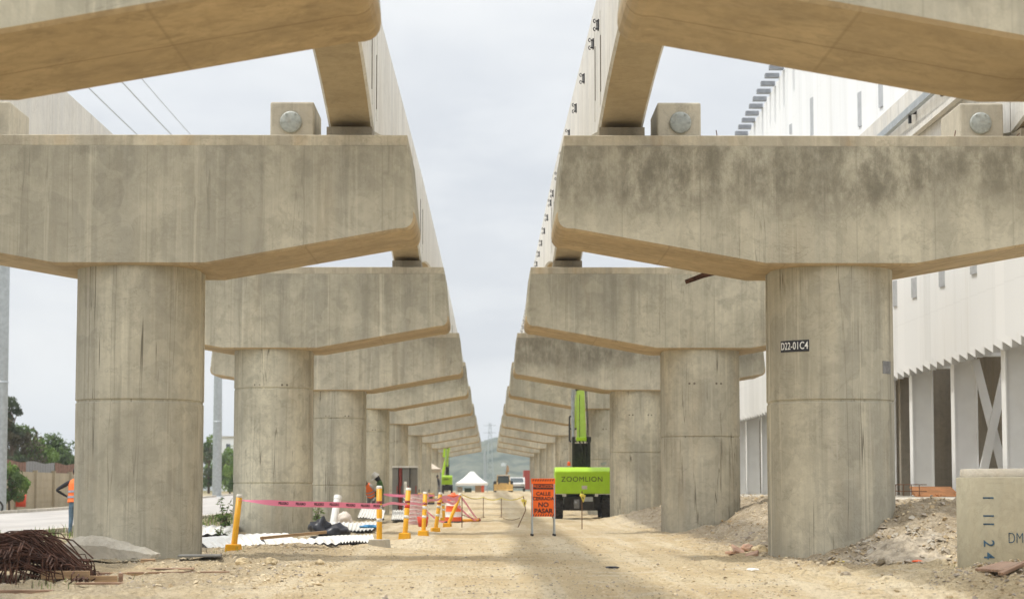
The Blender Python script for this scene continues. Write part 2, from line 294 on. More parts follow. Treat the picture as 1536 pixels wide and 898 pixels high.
# ------------------------------------------------------------------ mesh builder
class MB:
    def __init__(s): s.v = []; s.f = []; s.m = []; s.sm = []
    def add(s, vs, fs, mi=0, smooth=False, mat=None):
        o = len(s.v)
        s.v += [tuple(mat @ Vector(p)) if mat else tuple(p) for p in vs]
        for f in fs: s.f.append([i+o for i in f]); s.m.append(mi); s.sm.append(smooth)
        return s
    def box(s, c, d, rot=(0, 0, 0), mi=0):
        x, y, z = d[0]/2, d[1]/2, d[2]/2
        mt = Matrix.Translation(c) @ Euler(rot).to_matrix().to_4x4()
        return s.add([(-x, -y, -z), (x, -y, -z), (x, y, -z), (-x, y, -z), (-x, -y, z), (x, -y, z), (x, y, z), (-x, y, z)],
                     [(3, 2, 1, 0), (4, 5, 6, 7), (0, 1, 5, 4), (1, 2, 6, 5), (2, 3, 7, 6), (3, 0, 4, 7)], mi, mat=mt)
    def path(s, pts, r, n=8, mi=0, cap=True):
        pts = [Vector(p) for p in pts]; rs = r if isinstance(r, (list, tuple)) else [r]*len(pts)
        vs = []; fs = []; ref = None
        for i, p in enumerate(pts):
            d = (pts[min(i+1, len(pts)-1)]-pts[max(i-1, 0)]).normalized()
            if ref is None: ref = d.orthogonal().normalized()
            ref = (ref-d*ref.dot(d))
            ref = ref.normalized() if ref.length > 1e-5 else d.orthogonal().normalized()
            w = d.cross(ref)
            for k in range(n):
                a = 2*PI*k/n; vs.append(p+(ref*math.cos(a)+w*math.sin(a))*rs[i])
        for i in range(len(pts)-1):
            for k in range(n):
                k2 = (k+1) % n; fs.append((i*n+k, i*n+k2, (i+1)*n+k2, (i+1)*n+k))
        s.add(vs, fs, mi, n > 5)
        if cap: s.add(vs[:n], [tuple(reversed(range(n)))], mi); s.add(vs[-n:], [tuple(range(n))], mi)
        return s
    def lathe(s, prof, n=24, mi=0, mat=None, smooth=True):    # prof: (r,z)
        vs = [(r*math.cos(2*PI*k/n), r*math.sin(2*PI*k/n), z) for r, z in prof for k in range(n)]
        fs = [(i*n+k, i*n+(k+1) % n, (i+1)*n+(k+1) % n, (i+1)*n+k) for i in range(len(prof)-1) for k in range(n)]
        return s.add(vs, fs, mi, smooth, mat)
    def prism(s, poly, axis, a, b, mi=0):                     # poly in the plane normal to axis
        n = len(poly)
        def P(u, v, w): return {'x': (w, u, v), 'y': (u, w, v), 'z': (u, v, w)}[axis]
        vs = [P(u, v, a) for u, v in poly]+[P(u, v, b) for u, v in poly]
        fs = [tuple(range(n)), tuple(range(2*n-1, n-1, -1))]+[(i, i+n, (i+1) % n+n, (i+1) % n) for i in range(n)]
        return s.add(vs, fs, mi)
    def build(s, name, mats, parent=None, bevel=0., loc=None, seg=2, recalc=True, autosmooth=None):
        me = bpy.data.meshes.new(name); me.from_pydata(s.v, [], s.f)
        for m in (mats if isinstance(mats, (list, tuple)) else [mats]): me.materials.append(M[m] if isinstance(m, str) else m)
        for p, mi, smo in zip(me.polygons, s.m, s.sm): p.material_index = mi; p.use_smooth = smo
        if recalc or bevel:
            bm = bmesh.new(); bm.from_mesh(me)
            if bevel:
                bmesh.ops.remove_doubles(bm, verts=bm.verts, dist=1e-4)
                es = [e for e in bm.edges if len(e.link_faces) == 2 and e.calc_face_angle(0) > .6]
                bmesh.ops.bevel(bm, geom=es, offset=bevel, segments=seg, affect='EDGES', profile=.5, clamp_overlap=True)
            if recalc: bmesh.ops.recalc_face_normals(bm, faces=bm.faces)
            bm.to_mesh(me); bm.free()
        me.update()
        o = bpy.data.objects.new(name, me); COL.objects.link(o)
        if parent: o.parent = parent
        if loc is not None: o.location = loc
        return o
def tag(o, label=None, cat=None, group=None, kind=None):
    for k, v in (('label', label), ('category', cat), ('group', group), ('kind', kind)):
        if v: o[k] = v
    return o
def empty(name, loc, label, cat, group=None, rz=0.):
    o = bpy.data.objects.new(name, None); COL.objects.link(o); o.location = loc; o.rotation_euler.z = rz; o.empty_display_size = .2
    return tag(o, label, cat, group)
def kids(o): return [c for c in bpy.data.objects if c.parent == o]
def copy_tree(o, parent=None, ch=None):
    if ch is None:
        ch = {}
        for q in bpy.data.objects:
            if q.parent: ch.setdefault(q.parent.name, []).append(q)
    c = o.copy(); COL.objects.link(c)
    if parent: c.parent = parent
    for k in ch.get(o.name, []): copy_tree(k, c, ch)
    return c
FONT = None
def text_mesh(txt, size, ext=.002, font_scale=(1, 1), bold=0., align='CENTER', spacing=1.):
    cu = bpy.data.curves.new('lettering', 'FONT'); cu.body = txt; cu.size = size; cu.extrude = ext; cu.align_x = align; cu.align_y = 'CENTER'; cu.offset = bold; cu.space_character = spacing
    o = bpy.data.objects.new('lettering', cu); COL.objects.link(o)
    bpy.context.view_layer.update()
    me = bpy.data.meshes.new_from_object(o.evaluated_get(bpy.context.evaluated_depsgraph_get()))
    bpy.data.objects.remove(o); bpy.data.curves.remove(cu)
    for v in me.vertices: v.co.x *= font_scale[0]; v.co.y *= font_scale[1]
    return me
def text_obj(txt, size, mat, parent, loc, rot=(PI/2, 0, 0), warp=None, **kw):
    me = text_mesh(txt, size, **kw)
    me.materials.clear(); me.materials.append(M[mat])
    if warp:
        for v in me.vertices: v.co = warp(v.co)
    o = bpy.data.objects.new('lettering', me); COL.objects.link(o)
    if parent: o.parent = parent
    if not warp: o.location = loc; o.rotation_euler = rot
    return o
# ------------------------------------------------------------------ ground sheet, road, kerbs, hills
def axis(dense, lo, hi):
    a = []
    for s0, s1, st in dense:
        n = max(1, round((s1-s0)/st)); a += [s0+(s1-s0)*i/n for i in range(n)]
    a.append(dense[-1][1]); st = dense[-1][2]
    while a[-1] < hi: st *= 1.35; a.append(min(hi, a[-1]+st))
    st = dense[0][2]; pre = []
    x = a[0]
    while x > lo: st *= 1.35; x = max(lo, x-st); pre.append(x)
    return pre[::-1]+a
xs = axis([(-11, -5.4, .16), (-5.4, 8.2, .085)], -4500, 4500)
ys = axis([(18, 42, .085), (42, 60, .16), (60, 110, .4), (110, 260, 4)], -300, 6500)
gv = [(x, y, ghz(x, y)) for y in ys for x in xs]
nx = len(xs)
gf = [(j*nx+i, j*nx+i+1, (j+1)*nx+i+1, (j+1)*nx+i) for j in range(len(ys)-1) for i in range(nx-1)]
mb = MB(); mb.v = gv; mb.f = gf; mb.m = [0]*len(gf); mb.sm = [True]*len(gf)
tag(mb.build('ground', 'ground', recalc=False), kind='structure')
def strip(name, x0, x1, dz, mat, ylist, thick=None):
    b = MB()
    for i in range(len(ylist)-1):
        y0, y1 = ylist[i], ylist[i+1]
        z0, z1 = base_h(y0)+dz, base_h(y1)+dz
        if thick is None: b.add([(x0, y0, z0), (x1, y0, z0), (x1, y1, z1), (x0, y1, z1)], [(0, 1, 2, 3)])
        else: b.add([(x0, y0, z0-thick), (x1, y0, z0-thick), (x1, y1, z1-thick), (x0, y1, z1-thick), (x0, y0, z0), (x1, y0, z0), (x1, y1, z1), (x0, y1, z1)],
                    [(4, 5, 6, 7), (3, 0, 4, 7), (1, 2, 6, 5), (0, 1, 5, 4), (2, 3, 7, 6)])
    return tag(b.build(name, mat, recalc=True), kind='structure')
yl = [-40, 30, 60, 88, 110, 130, 150, 170, 190, 210, 230, 255, 300, 400]
strip('road', -21.9, -11.4, .012, 'road', yl)
strip('kerb', -22.25, -21.95, .14, 'kerb', yl, .4)
strip('kerb', -11.35, -11.1, .11, 'kerb', [50, 88, 110, 150, 190, 255, 300], .4)
def hill(name, Yc, depth, prof, x0, x1):
    b = MB(); nxh, nyh = 260, 22
    for j in range(nyh+1):
        t = j/nyh
        for i in range(nxh+1):
            x = x0+(x1-x0)*i/nxh; y = Yc+depth*t
            h = prof(x)*math.sin(min(1, t*1.6)*PI/2)
            h += 6*noise.noise((x*.012, y*.012, 3))*min(1, t*3)+2.6*noise.noise((x*.06, y*.03, 8))*min(1, t*3)+1.5*noise.noise((x*.22, y*.08, 4))*min(1, t*4)
            b.v.append((x, y, h-2 if t else -5))
    b.f = [(j*(nxh+1)+i, j*(nxh+1)+i+1, (j+1)*(nxh+1)+i+1, (j+1)*(nxh+1)+i) for j in range(nyh) for i in range(nxh)]
    b.m = [0]*len(b.f); b.sm = [True]*len(b.f)
    return tag(b.build(name, 'hill', recalc=False), kind='structure')
hill('hill', 1250, 500, lambda x: 36+3*math.sin(x*.09+1)+1.5*math.sin(x*.31)-40*sm(60, 200, abs(x)), -230, 230)
hill('distant_hills', 3300, 1500, lambda x: 70+22*math.sin(x*.0021+1)+9*math.sin(x*.006), -2500, 2500)
# ------------------------------------------------------------------ piers
T2 = 1.3                                              # half the cap's depth along the viaduct
def cap_profile():
    r = []
    r += [(-4.40, 6.43), (-4.50, 5.36)]
    for k in range(1, 6):                             # rounded lower corner
        a = k/6.; p0, p1, p2 = Vector((-4.50, 5.36)), Vector((-4.535, 5.085)), Vector((-4.27, 5.10))
        q = p0*(1-a)**2+p1*2*a*(1-a)+p2*a*a; r.append((q.x, q.y))
    r += [(-4.25, 5.10), (-1.2, 4.565)]
    return r+[(-x, z) for x, z in reversed(r)]
CP = [(x*.985, z) for x, z in cap_profile()]
def make_cap():
    b = MB(); n = len(CP)
    T = T2-.035
    rings = [(-T2, -.035), (-T2+.035, 0.), (T2-.035, 0.), (T2, -.035)]
    cx, cz = 0, 5.5
    vs = []
    for y, ins in rings:
        for x, z in CP:
            sx = 1-abs(ins)/4.4 if ins else 1
            vs.append((x*sx, y, z+(.035 if (ins and z < 5.5) else 0)))
    fs = []
    mi = []
    for j in range(3):
        for i in range(n):
            i2 = (i+1) % n; fs.append((j*n+i, j*n+i2, (j+1)*n+i2, (j+1)*n+i))
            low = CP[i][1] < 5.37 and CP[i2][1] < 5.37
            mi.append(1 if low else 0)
    fs += [tuple(range(n)), tuple(range(4*n-1, 3*n-1, -1))]; mi += [0, 0]
    for f, k in zip(fs, mi): b.add([], [])
    b.v = vs; b.f = [list(f) for f in fs]; b.m = mi; b.sm = [False]*len(fs)
    return b
def column_mb(joints, holes, z0=-.8, z1=4.575):
    R = .975; S = .25                                 # round noses, straight flanks, grooves where they meet
    prof = []
    nn = 26
    for k in range(nn+1):
        a = PI+PI*k/nn; prof.append((R*math.cos(a), -S+R*math.sin(a)))
    def flank(x, s):
        return [(x, s*(-S+.02)), (x-.035*(1 if x > 0 else -1), s*(-S+.03)), (x-.035*(1 if x > 0 else -1), s*(-S+.085)), (x-.006*(1 if x > 0 else -1), s*(-S+.10))]
    right = flank(R, 1); prof += right+[(x, -y) for x, y in reversed(right)]
    for k in range(nn+1):
        a = PI*k/nn; prof.append((R*math.cos(a), S+R*math.sin(a)))
    left = flank(-R, -1); prof += left+[(x, -y) for x, y in reversed(left)]
    zs = [(z0, 0)]
    for j in joints: zs += [(j-.03, 0), (j-.012, -.016), (j+.012, -.016), (j+.03, .004)]
    zs.append((z1, 0))
    n = len(prof); b = MB(); vs = []; fs = []
    for z, ins in zs:
        k = 1+ins/R
        vs += [(x*k, y*k, z) for x, y in prof]
    for j in range(len(zs)-1):
        for i in range(n): fs.append((j*n+i, j*n+(i+1) % n, (j+1)*n+(i+1) % n, (j+1)*n+i))
    b.add(vs, fs, 0, False); b.add(vs[-n:], [tuple(range(n))])
    for z in holes:
        for a in (-1.95, -1.82, -1.25, -1.12):
            d = Vector((math.cos(a), math.sin(a), 0)); p = Vector((0, -S, z))+d*R
            b.path([p-d*.03, p+d*.004], .028, 10, 1)
    return b
def finish_column(b, name, parent):
    o = b.build(name, ['column', 'column_groove'], parent)
    for p in o.data.polygons:
        n = p.normal
        if abs(n.z) < .5 and p.material_index == 0: p.use_smooth = True
    try: o.data.set_sharp_from_angle(angle=math.radians(22))
    except Exception: pass
    return o
def block(parent, x):
    b = MB(); b.box((x, .30, 6.925), (.70, 1.5, .69)); o = b.build('bearing_block', 'block', parent, .03)
    p = MB(); p.lathe([(0, .03), (.15, .03), (.175, .018), (.175, -.03)], 28, mat=Matrix.Translation((x-.02*(1 if x > 0 else -1), -.462, 6.94)) @ Euler((PI/2, 0, 0)).to_matrix().to_4x4())
    for k in range(6):
        a = k*PI/3; p.box((x-.02*(1 if x > 0 else -1)+.145*math.cos(a), -.496, 6.94+.145*math.sin(a)), (.025, .02, .025), (0, a, 0))
    p.build('round_plate', 'plate', o)
def make_pier(joints, holes):
    t = empty('viaduct_pier', (0, 0, 0), 'pier', 'pier')
    finish_column(column_mb(joints, holes), 'column', t)
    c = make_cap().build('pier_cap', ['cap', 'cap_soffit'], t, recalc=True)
    s = MB(); s.box((0, 0, 6.517), (8.61, 2*T2-.07, .174)); s.build('top_strip', 'strip', t, .012)
    for x in (-3.36, 3.36):
        p = MB(); p.box((x, .15, 6.715), (.72, 1.7, .222)); p.build('bearing_plinth', 'plinth', t)
    if not holes: block(t, -2.43); block(t, 2.43)
    return t
protoA = make_pier([2.47], []); protoB = make_pier([2.4], [3.72]); protoC = make_pier([1.25, 3.6], [3.68])
FY = [17.0, 34, 54.4, 77.3, 95, 117, 141, 163, 185, 207, 229]
LX = [-5.42, -5.60, -5.46, -5.40, -5.38, -5.37, -5.36, -5.34, -5.34, -5.33, -5.32]
RX = [5.58, 5.455, 5.31, 5.26, 5.25, 5.22, 5.2, 5.18, 5.16, 5.15, 5.14]
ORD = ['nearest', 'second', 'third', 'fourth', 'fifth', 'sixth', 'seventh', 'eighth', 'ninth', 'tenth', 'eleventh']
used = set(); piers = {}
def place_pier(proto, x, y, label, group):
    o = proto if proto.name not in used else copy_tree(proto)
    used.add(proto.name)
    o.location = (x, y+T2, 0); tag(o, label, 'pier', group); return o
for side, X in (('L', LX), ('R', RX)):
    row = 'row along the grey road' if side == 'L' else 'row beside the white station'
    for i, y in enumerate(FY):
        pr = (protoC if side == 'L' else protoB) if i > 1 else protoA
        if i == 0: lab = f'concrete pier of the {row}, only its ochre soffit showing overhead'
        elif i == 1 and side == 'L': lab = 'hammerhead concrete pier with rust streaked round column behind the rusty rebar bundle'
        elif i == 1: lab = 'hammerhead concrete pier with a black number plate and dark weathered cap'
        elif i == 2 and side == 'L': lab = 'concrete pier rising behind white corrugated sheets and the pink tape'
        elif i == 2: lab = 'concrete pier with gravel berm at its foot, standing before the lime boom lift'
        elif i == 3 and side == 'L': lab = 'concrete pier with a white pipe leaning against its column'
        elif i == 3: lab = 'concrete pier whose column hides one end of the lime counterweight'
        else: lab = f'pale concrete hammerhead pier, last and farthest away of the {row}'
        if 4 <= i < 10: lab = f'concrete hammerhead pier, {ORD[i]} one back in the {row}'
        piers[side, i] = place_pier(pr, X[i], y, lab, 'viaduct piers of the '+row)
# things fixed to the numbered pier
R1 = piers['R', 1]; L1 = piers['L', 1]
for key in (('R', 1), ('R', 3), ('L', 4)):
    for ch in bpy.data.objects:
        if ch.parent == piers[key] and ch.name.startswith('pier_cap'): ch.material_slots[0].link = 'OBJECT'; ch.material_slots[0].material = M['cap_dark']
def col_warp(ac, zc, r=.979):
    def w(co):
        a = -PI/2+ac+co.x/.975; rr = r+co.z
        return Vector((rr*math.cos(a), -.25+rr*math.sin(a), zc+co.y))
    return w
def col_patch(name, ac, zc, w, h, mat, parent, r=.977):
    b = MB(); n = 10; vs = []
    for k in range(n+1):
        a = -PI/2+ac+(k/n-.5)*w/.975
        for rr in (r-.015, r+.008):
            for z in (zc-h/2, zc+h/2): vs.append((rr*math.cos(a), -.25+rr*math.sin(a), z))
    fs = []
    for k in range(n):
        a, c = k*4, (k+1)*4
        fs += [(a+2, c+2, c+3, a+3), (a+1, c+1, c+3, a+3), (a, c, c+2, a+2)]
    fs += [(0, 2, 3, 1), (n*4, n*4+2, n*4+3, n*4+1)]
    b.add(vs, fs); return b.build(name, mat, parent)
np_ = col_patch('number_plate', -.80, 3.33, .56, .18, 'plate_black', R1)
text_obj('D22-01C4', .155, 'letter_white', np_, None, warp=col_warp(-.80, 3.328, 0.9875), ext=.0015, font_scale=(.78, 1.05), bold=.0015, spacing=1.05)
col_patch('grey_plate', .92, 3.0, .26, .20, 'grey_patch', R1)
o_ = R1.location; a_, c_ = at(1028, 423, 37.0)-o_, at(1082, 407, 37.0)-o_
b = MB(); b.path([a_, a_.lerp(c_, .5)+Vector((0, -.05, .02)), c_], [.05, .06, .05], 4); b.path([c_+Vector((-.25, -.6, .12)), c_+Vector((-.1, -.4, .05)), c_], .02, 6); b.build('steel_angle', 'rust', R1)
for x, z, dx in ((-.2-1.65, 6.6, .0), (1.95, 6.6, .03), (2.95, 6.6, .1), (3.05, 6.6, .16)):
    b = MB(); b.path([(x, -.6, z), (x+.01, -.6, z+.12), (x+dx, -.58, z+.2)], .008, 5); b.build('rebar_stub', 'rust', R1)
# ------------------------------------------------------------------ guideway beams
def beam(side, which, i):
    X0, X1 = (LX, LX) if side == 'L' else (RX, RX)
    s = -1 if side == 'R' else 1
    off = 3.36*s if which == 'inner' else -3.36*s
    xa, xb = X0[i]+off, X0[i+1]+off
    ya, yb = FY[i]+T2+.03, FY[i+1]+T2-.03
    L = yb-ya
    row = 'row along the grey road' if side == 'L' else 'row beside the white station'
    nth = f'between its {ORD[i]} and {ORD[i+1]} piers'.replace('nearest', 'first')
    t = empty('guideway_beam', (xa, ya, 0), f'{which} concrete guideway beam of the {row}, {nth}', 'beam', 'concrete guideway beams')
    sk = (xb-xa)/L; b = MB(); n = 14; vs = []; hw = .36
    for k in range(n+1):
        u = k/n; y = u*L; zb = 6.832+.72*4*u*(1-u)
        if k in (0, n): zb = 6.832
        for x, z in ((-hw, zb+.04), (-hw+.04, zb), (hw-.04, zb), (hw, zb+.04), (hw, 9.07), (hw-.03, 9.1), (-hw+.03, 9.1), (-hw, 9.07)): vs.append((x+sk*y, y, z))
    fs = [(k*8+j, k*8+(j+1) % 8, k*8+8+(j+1) % 8, k*8+8+j) for k in range(n) for j in range(8)]+[tuple(range(8)), tuple(n*8+j for j in range(7, -1, -1))]
    b.add(vs, fs)
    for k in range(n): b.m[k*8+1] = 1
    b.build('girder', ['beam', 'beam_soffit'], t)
    if i < 6:
        e = MB(); xi = (hw+.004)*s*(1 if which == 'inner' else -1)
        for yy in (L-.9, .6):
            e.box((xi+sk*yy, yy, 7.9), (.012, .10, 1.5))
        e.build('joint_cover', 'beam', t)
        e = MB()
        for yy in (L-1.05, .45): e.box((xi+sk*yy, yy, 7.75+.2*random.random()), (.016, .03, .9))
        e.build('drip_channel', 'column_groove', t)
    if side == 'R' and which == 'inner' and i < 7:
        y = .9
        proto = None
        while y < L:
            p = (xa+sk*y-hw, y)
            c = MB(); x = -hw-.06
            c.box((-hw-.012, 0, 0), (.02, .12, .17))
            for z in (-.065, .065):
                c.box((-hw-.035, 0, z), (.05, .025, .02)); c.path([(-hw-.055, 0, z-.03), (-hw-.08, 0, z-.025), (-hw-.088, 0, z), (-hw-.08, 0, z+.025), (-hw-.055, 0, z+.03)], .009, 5)
            c.box((-hw-.035, 0, 0), (.015, .02, .12))
            if proto is None: proto = c.build('cable_bracket', 'dark_steel', t); q = proto
            else: q = proto.copy(); COL.objects.link(q); q.parent = t
            q.location = (sk*y, y, 8.5); y += 3.1
    if side == 'R' and which == 'outer' and i < 3:
        r = MB(); r.box((-hw-.14+sk*L/2, L/2, 8.5), (.10, L, .14)); r.build('power_rail', 'steel', t)
        r = MB(); r.box((-hw-.06+sk*L/2, L/2, 8.05), (.12, L, .10)); r.build('cable_ledge', 'beam', t)
        y = 1.5
        while y < L:
            c = MB(); c.box((-hw-.07+sk*y, y, 8.5), (.14, .08, .08)); c.box((-hw-.13+sk*y, y, 8.38), (.05, .10, .2)); c.build('rail_bracket', 'dark_steel', t); y += 3.
for side in 'LR':
    for which in ('inner', 'outer'):
        for i in range(len(FY)-1): beam(side, which, i)
# ------------------------------------------------------------------ station building
XO, XI = 11.62, 11.76; PT = .93; ZB, ZT = 4.28, 18.75; TOOTH = .29
st = empty('station_building', (0, 0, 0), 'white station building with tall folded metal facade on a row of white columns', 'building')
F0, FN = 41.0, 98
def ztop(y): return 17.75-.053*(y-86)
b = MB()
for k in range(FN):                                   # folded sheets, each with a slanting hem
    y0 = F0+k*PT; y1 = y0+PT; th = .05
    jx = random.uniform(-.012, .012)
    b.add([(XI+jx, y0, ZB), (XO+jx, y1, ZB+TOOTH), (XO+jx, y1, ztop(y1)), (XI+jx, y0, ztop(y1)), (XI+th+.12, y0, ZB), (XO+th+.12, y1, ZB+TOOTH), (XO+th+.12, y1, ztop(y1)), (XI+th+.12, y0, ztop(y1))],
          [(0, 1, 2, 3), (7, 6, 5, 4), (0, 4, 5, 1), (3, 2, 6, 7), (0, 3, 7, 4), (1, 5, 6, 2)], 0)
b.build('folded_facade', 'facade', st, recalc=True)
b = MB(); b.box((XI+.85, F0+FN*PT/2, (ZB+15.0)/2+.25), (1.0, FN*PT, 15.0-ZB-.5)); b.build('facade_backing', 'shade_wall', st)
pr = None
for k in range(34):
    y = F0+18+k*1.36
    if pr is None:
        c = MB(); c.box((XO-.26, 0, .06), (.56, .34, .17)); pr = c.build('gutter_bracket', 'bracket_shade', st); q = pr
    else: q = pr.copy(); COL.objects.link(q); q.parent = st
    q.location = (0, y, ztop(y))
def facet(px, y0, y1, w=1.):
    Y = 12.0*FPX/(px-735); k = int((Y-F0)/PT)
    ya, yb = F0+k*PT, F0+k*PT+PT
    za, zb = at(px, y1, Y).z, at(px, y0, Y).z
    d = Vector((XO-XI, PT)).normalized(); nrm = Vector((-d.y, d.x))*1.; nrm = Vector((-abs(d.y), -abs(d.x)))
    c = MB(); o = .03
    p0 = Vector((XI, ya))+nrm*o+d*.20; p1 = Vector((XO, yb))+nrm*o-d*.18
    c.add([(p0.x, p0.y, za), (p1.x, p1.y, za), (p1.x, p1.y, zb), (p0.x, p0.y, zb)], [(0, 1, 2, 3)])
    q = nrm*-.03
    c.add([(p0.x+q.x, p0.y+q.y, za), (p1.x+q.x, p1.y+q.y, za), (p1.x+q.x, p1.y+q.y, zb), (p0.x+q.x, p0.y+q.y, zb)], [(3, 2, 1, 0)])
    c.build('window_slot', 'slot', st)
for s_ in ((1241, 143, 200), (1203, 188, 202), (1316, 135, 187), (1347, 124, 160), (1362, 422, 460), (1397, 415, 445), (1441, 404, 428), (1493, 396, 408)): facet(*s_)
GF = .92
def frame(Y, braced):
    xo = 12.05
    for x, w in ((xo+.28, .60), (xo+1.62, .60)) if braced else ((xo+.28, .60),):
        c = MB(); c.box((x, Y, (GF+4.75)/2), (w-.06, .30, 4.75-GF)); 
        for dx in (-w/2+.015, w/2-.015): c.box((x+dx, Y, (GF+4.74)/2), (.045, .42, 4.74-GF-.01))
        c.build('white_column', 'white_paint', st, .008)
    c = MB(); c.box((xo+.95, Y, 4.66), (.75, .32, .22)); c.build('portal_beam', 'white_paint', st, .008)
    if braced:
        for s in (1, -1):
            c = MB(); h = 3.6; w = .86; a = math.atan2(w, h)
            c.box((xo+.95, Y-.24-.06*s, 2.72), (.22, .10, math.hypot(h, w)-.12), (0, a*s, 0)); c.build('cross_brace', 'white_paint', st, .006)
FR = [57.1, 62.8, 68.6, 74.5, 80.3, 86.0, 91.8, 97.6, 103.4, 51.4, 45.7, 109.2, 115., 120.8, 126.6]
for i, Y in enumerate(FR): frame(Y, i in (0, 7))
c = MB(); c.box((14.5, 86, 3.0), (.35, 96, 4.4)); c.box((13.3, 66.0, 3.0), (2.0, .3, 4.2)); c.box((13.3, 78.0, 3.0), (2.0, .3, 4.2))
for k in range(60):
    y = 42+k*1.25
    for z in (1.7, 2.9, 4.0): c.box((14.318, y, z), (.014, .05, .05), mi=1)
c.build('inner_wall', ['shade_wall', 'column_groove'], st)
pf = MB(); pf.box((28, 95, .40), (39.8, 130, 1.04)); tag(pf.build('station_platform', 'slab'), kind='structure')
kb = MB(); kb.box((8.02, 95, .30), (.22, 130, 1.24)); kb.box((7.86, 95, .45), (.10, 130, .62)); tag(kb.build('platform_kerb', 'kerb', bevel=.02), kind='structure')
# formwork boards and bars lying on the platform
for k, (px, py, Y) in enumerate(((1388, 741, 55.0), (1416, 742, 56.2))):
    p = at(px, py, Y)
    t = MB(); t.box((p.x, p.y, GF+.12), (.62, .9, .03), (.28, 0, .1*k))
    for dx in (-.22, .22): t.box((p.x+dx, p.y+.05, GF+.06), (.06, .9, .09), (.1, 0, .1*k))
    tag(t.build('formwork_panel', 'form_orange'), ['orange formwork panel on the platform beside the rebar cage', 'orange formwork panel close to the concrete pipe, on the platform'][k], 'formwork', 'orange formwork panels')
t = MB()
for k in range(9):
    x = 8.9+k*.19; t.path([(x, 53.5, GF+.03), (x, 53.5, GF+.30), (x+.05, 54.3, GF+.31)], .010, 5)
for z in (.14, .30): t.path([(8.8, 53.5, GF+z), (10.6, 53.5, GF+z)], .010, 5)
tag(t.build('rebar_cage', 'rod'), 'low rusty rebar cage on the white platform edge', 'rebar')
# ------------------------------------------------------------------ people
def skin_body(name, joints, bones, mats, parent, regions, sub=1):
    """one continuous body grown round a skeleton; regions: bone -> material index"""
    names = list(joints); idx = {k: i for i, k in enumerate(names)}
    me = bpy.data.meshes.new(name); me.from_pydata([joints[k][0] for k in names], [(idx[a], idx[c]) for a, c in bones], [])
    o = bpy.data.objects.new(name, me); COL.objects.link(o)
    md = o.modifiers.new('skin', 'SKIN'); md.use_smooth_shade = True; md.branch_smoothing = .3
    for i, k in enumerate(names):
        r = joints[k][1]; r = r if isinstance(r, tuple) else (r, r)
        sv = me.skin_vertices[0].data[i]; sv.radius = r; sv.use_root = (k == 'pelvis')
    s2 = o.modifiers.new('sub', 'SUBSURF'); s2.levels = sub; s2.render_levels = sub
    bpy.context.view_layer.update()
    m2 = bpy.data.meshes.new_from_object(o.evaluated_get(bpy.context.evaluated_depsgraph_get()))
    bpy.data.objects.remove(o)
    for m in mats: m2.materials.append(M[m])
    segs = [(Vector(joints[a][0]), Vector(joints[c][0]), regions.get((a, c), 0)) for a, c in bones]
    for p in m2.polygons:
        best = None
        for a, c, r in segs:
            ab = c-a; t = max(0, min(1, (p.center-a).dot(ab)/max(1e-9, ab.length_squared))); d = (p.center-(a+ab*t)).length
            if best is None or d < best[0]: best = (d, r)
        p.material_index = best[1]; p.use_smooth = True
    o = bpy.data.objects.new(name, m2); COL.objects.link(o)
    if parent: o.parent = parent
    return o
def hand(J, B, RG, pre, wrist, d, side, mi, closed=.35):
    d = Vector(d).normalized(); s = Vector(side).normalized(); nrm = d.cross(s)
    p = Vector(wrist)+d*.055; J[pre+'palm'] = (p, (.034, .022)); B.append((pre+'wrist', pre+'palm')); RG[(pre+'wrist', pre+'palm')] = mi
    for k, (o, ln) in enumerate(((-.027, .070), (-.009, .082), (.009, .078), (.027, .060))):
        a = p+s*o+d*.035; c = a+d*ln*.5+nrm*ln*closed*.3; e = c+d*ln*.35+nrm*ln*closed
        ks = [pre+f'f{k}{q}' for q in 'abc']
        for kk, vv in zip(ks, (a, c, e)): J[kk] = (vv, .0095)
        for a_, c_ in ((pre+'palm', ks[0]), (ks[0], ks[1]), (ks[1], ks[2])): B.append((a_, c_)); RG[(a_, c_)] = mi
    a = Vector(wrist)+d*.03-s*.035; c = a+d*.03-s*.02
    J[pre+'ta'] = (a, .011); J[pre+'tb'] = (c, .010)
    for a_, c_ in ((pre+'palm', pre+'ta'), (pre+'ta', pre+'tb')): B.append((a_, c_)); RG[(a_, c_)] = mi
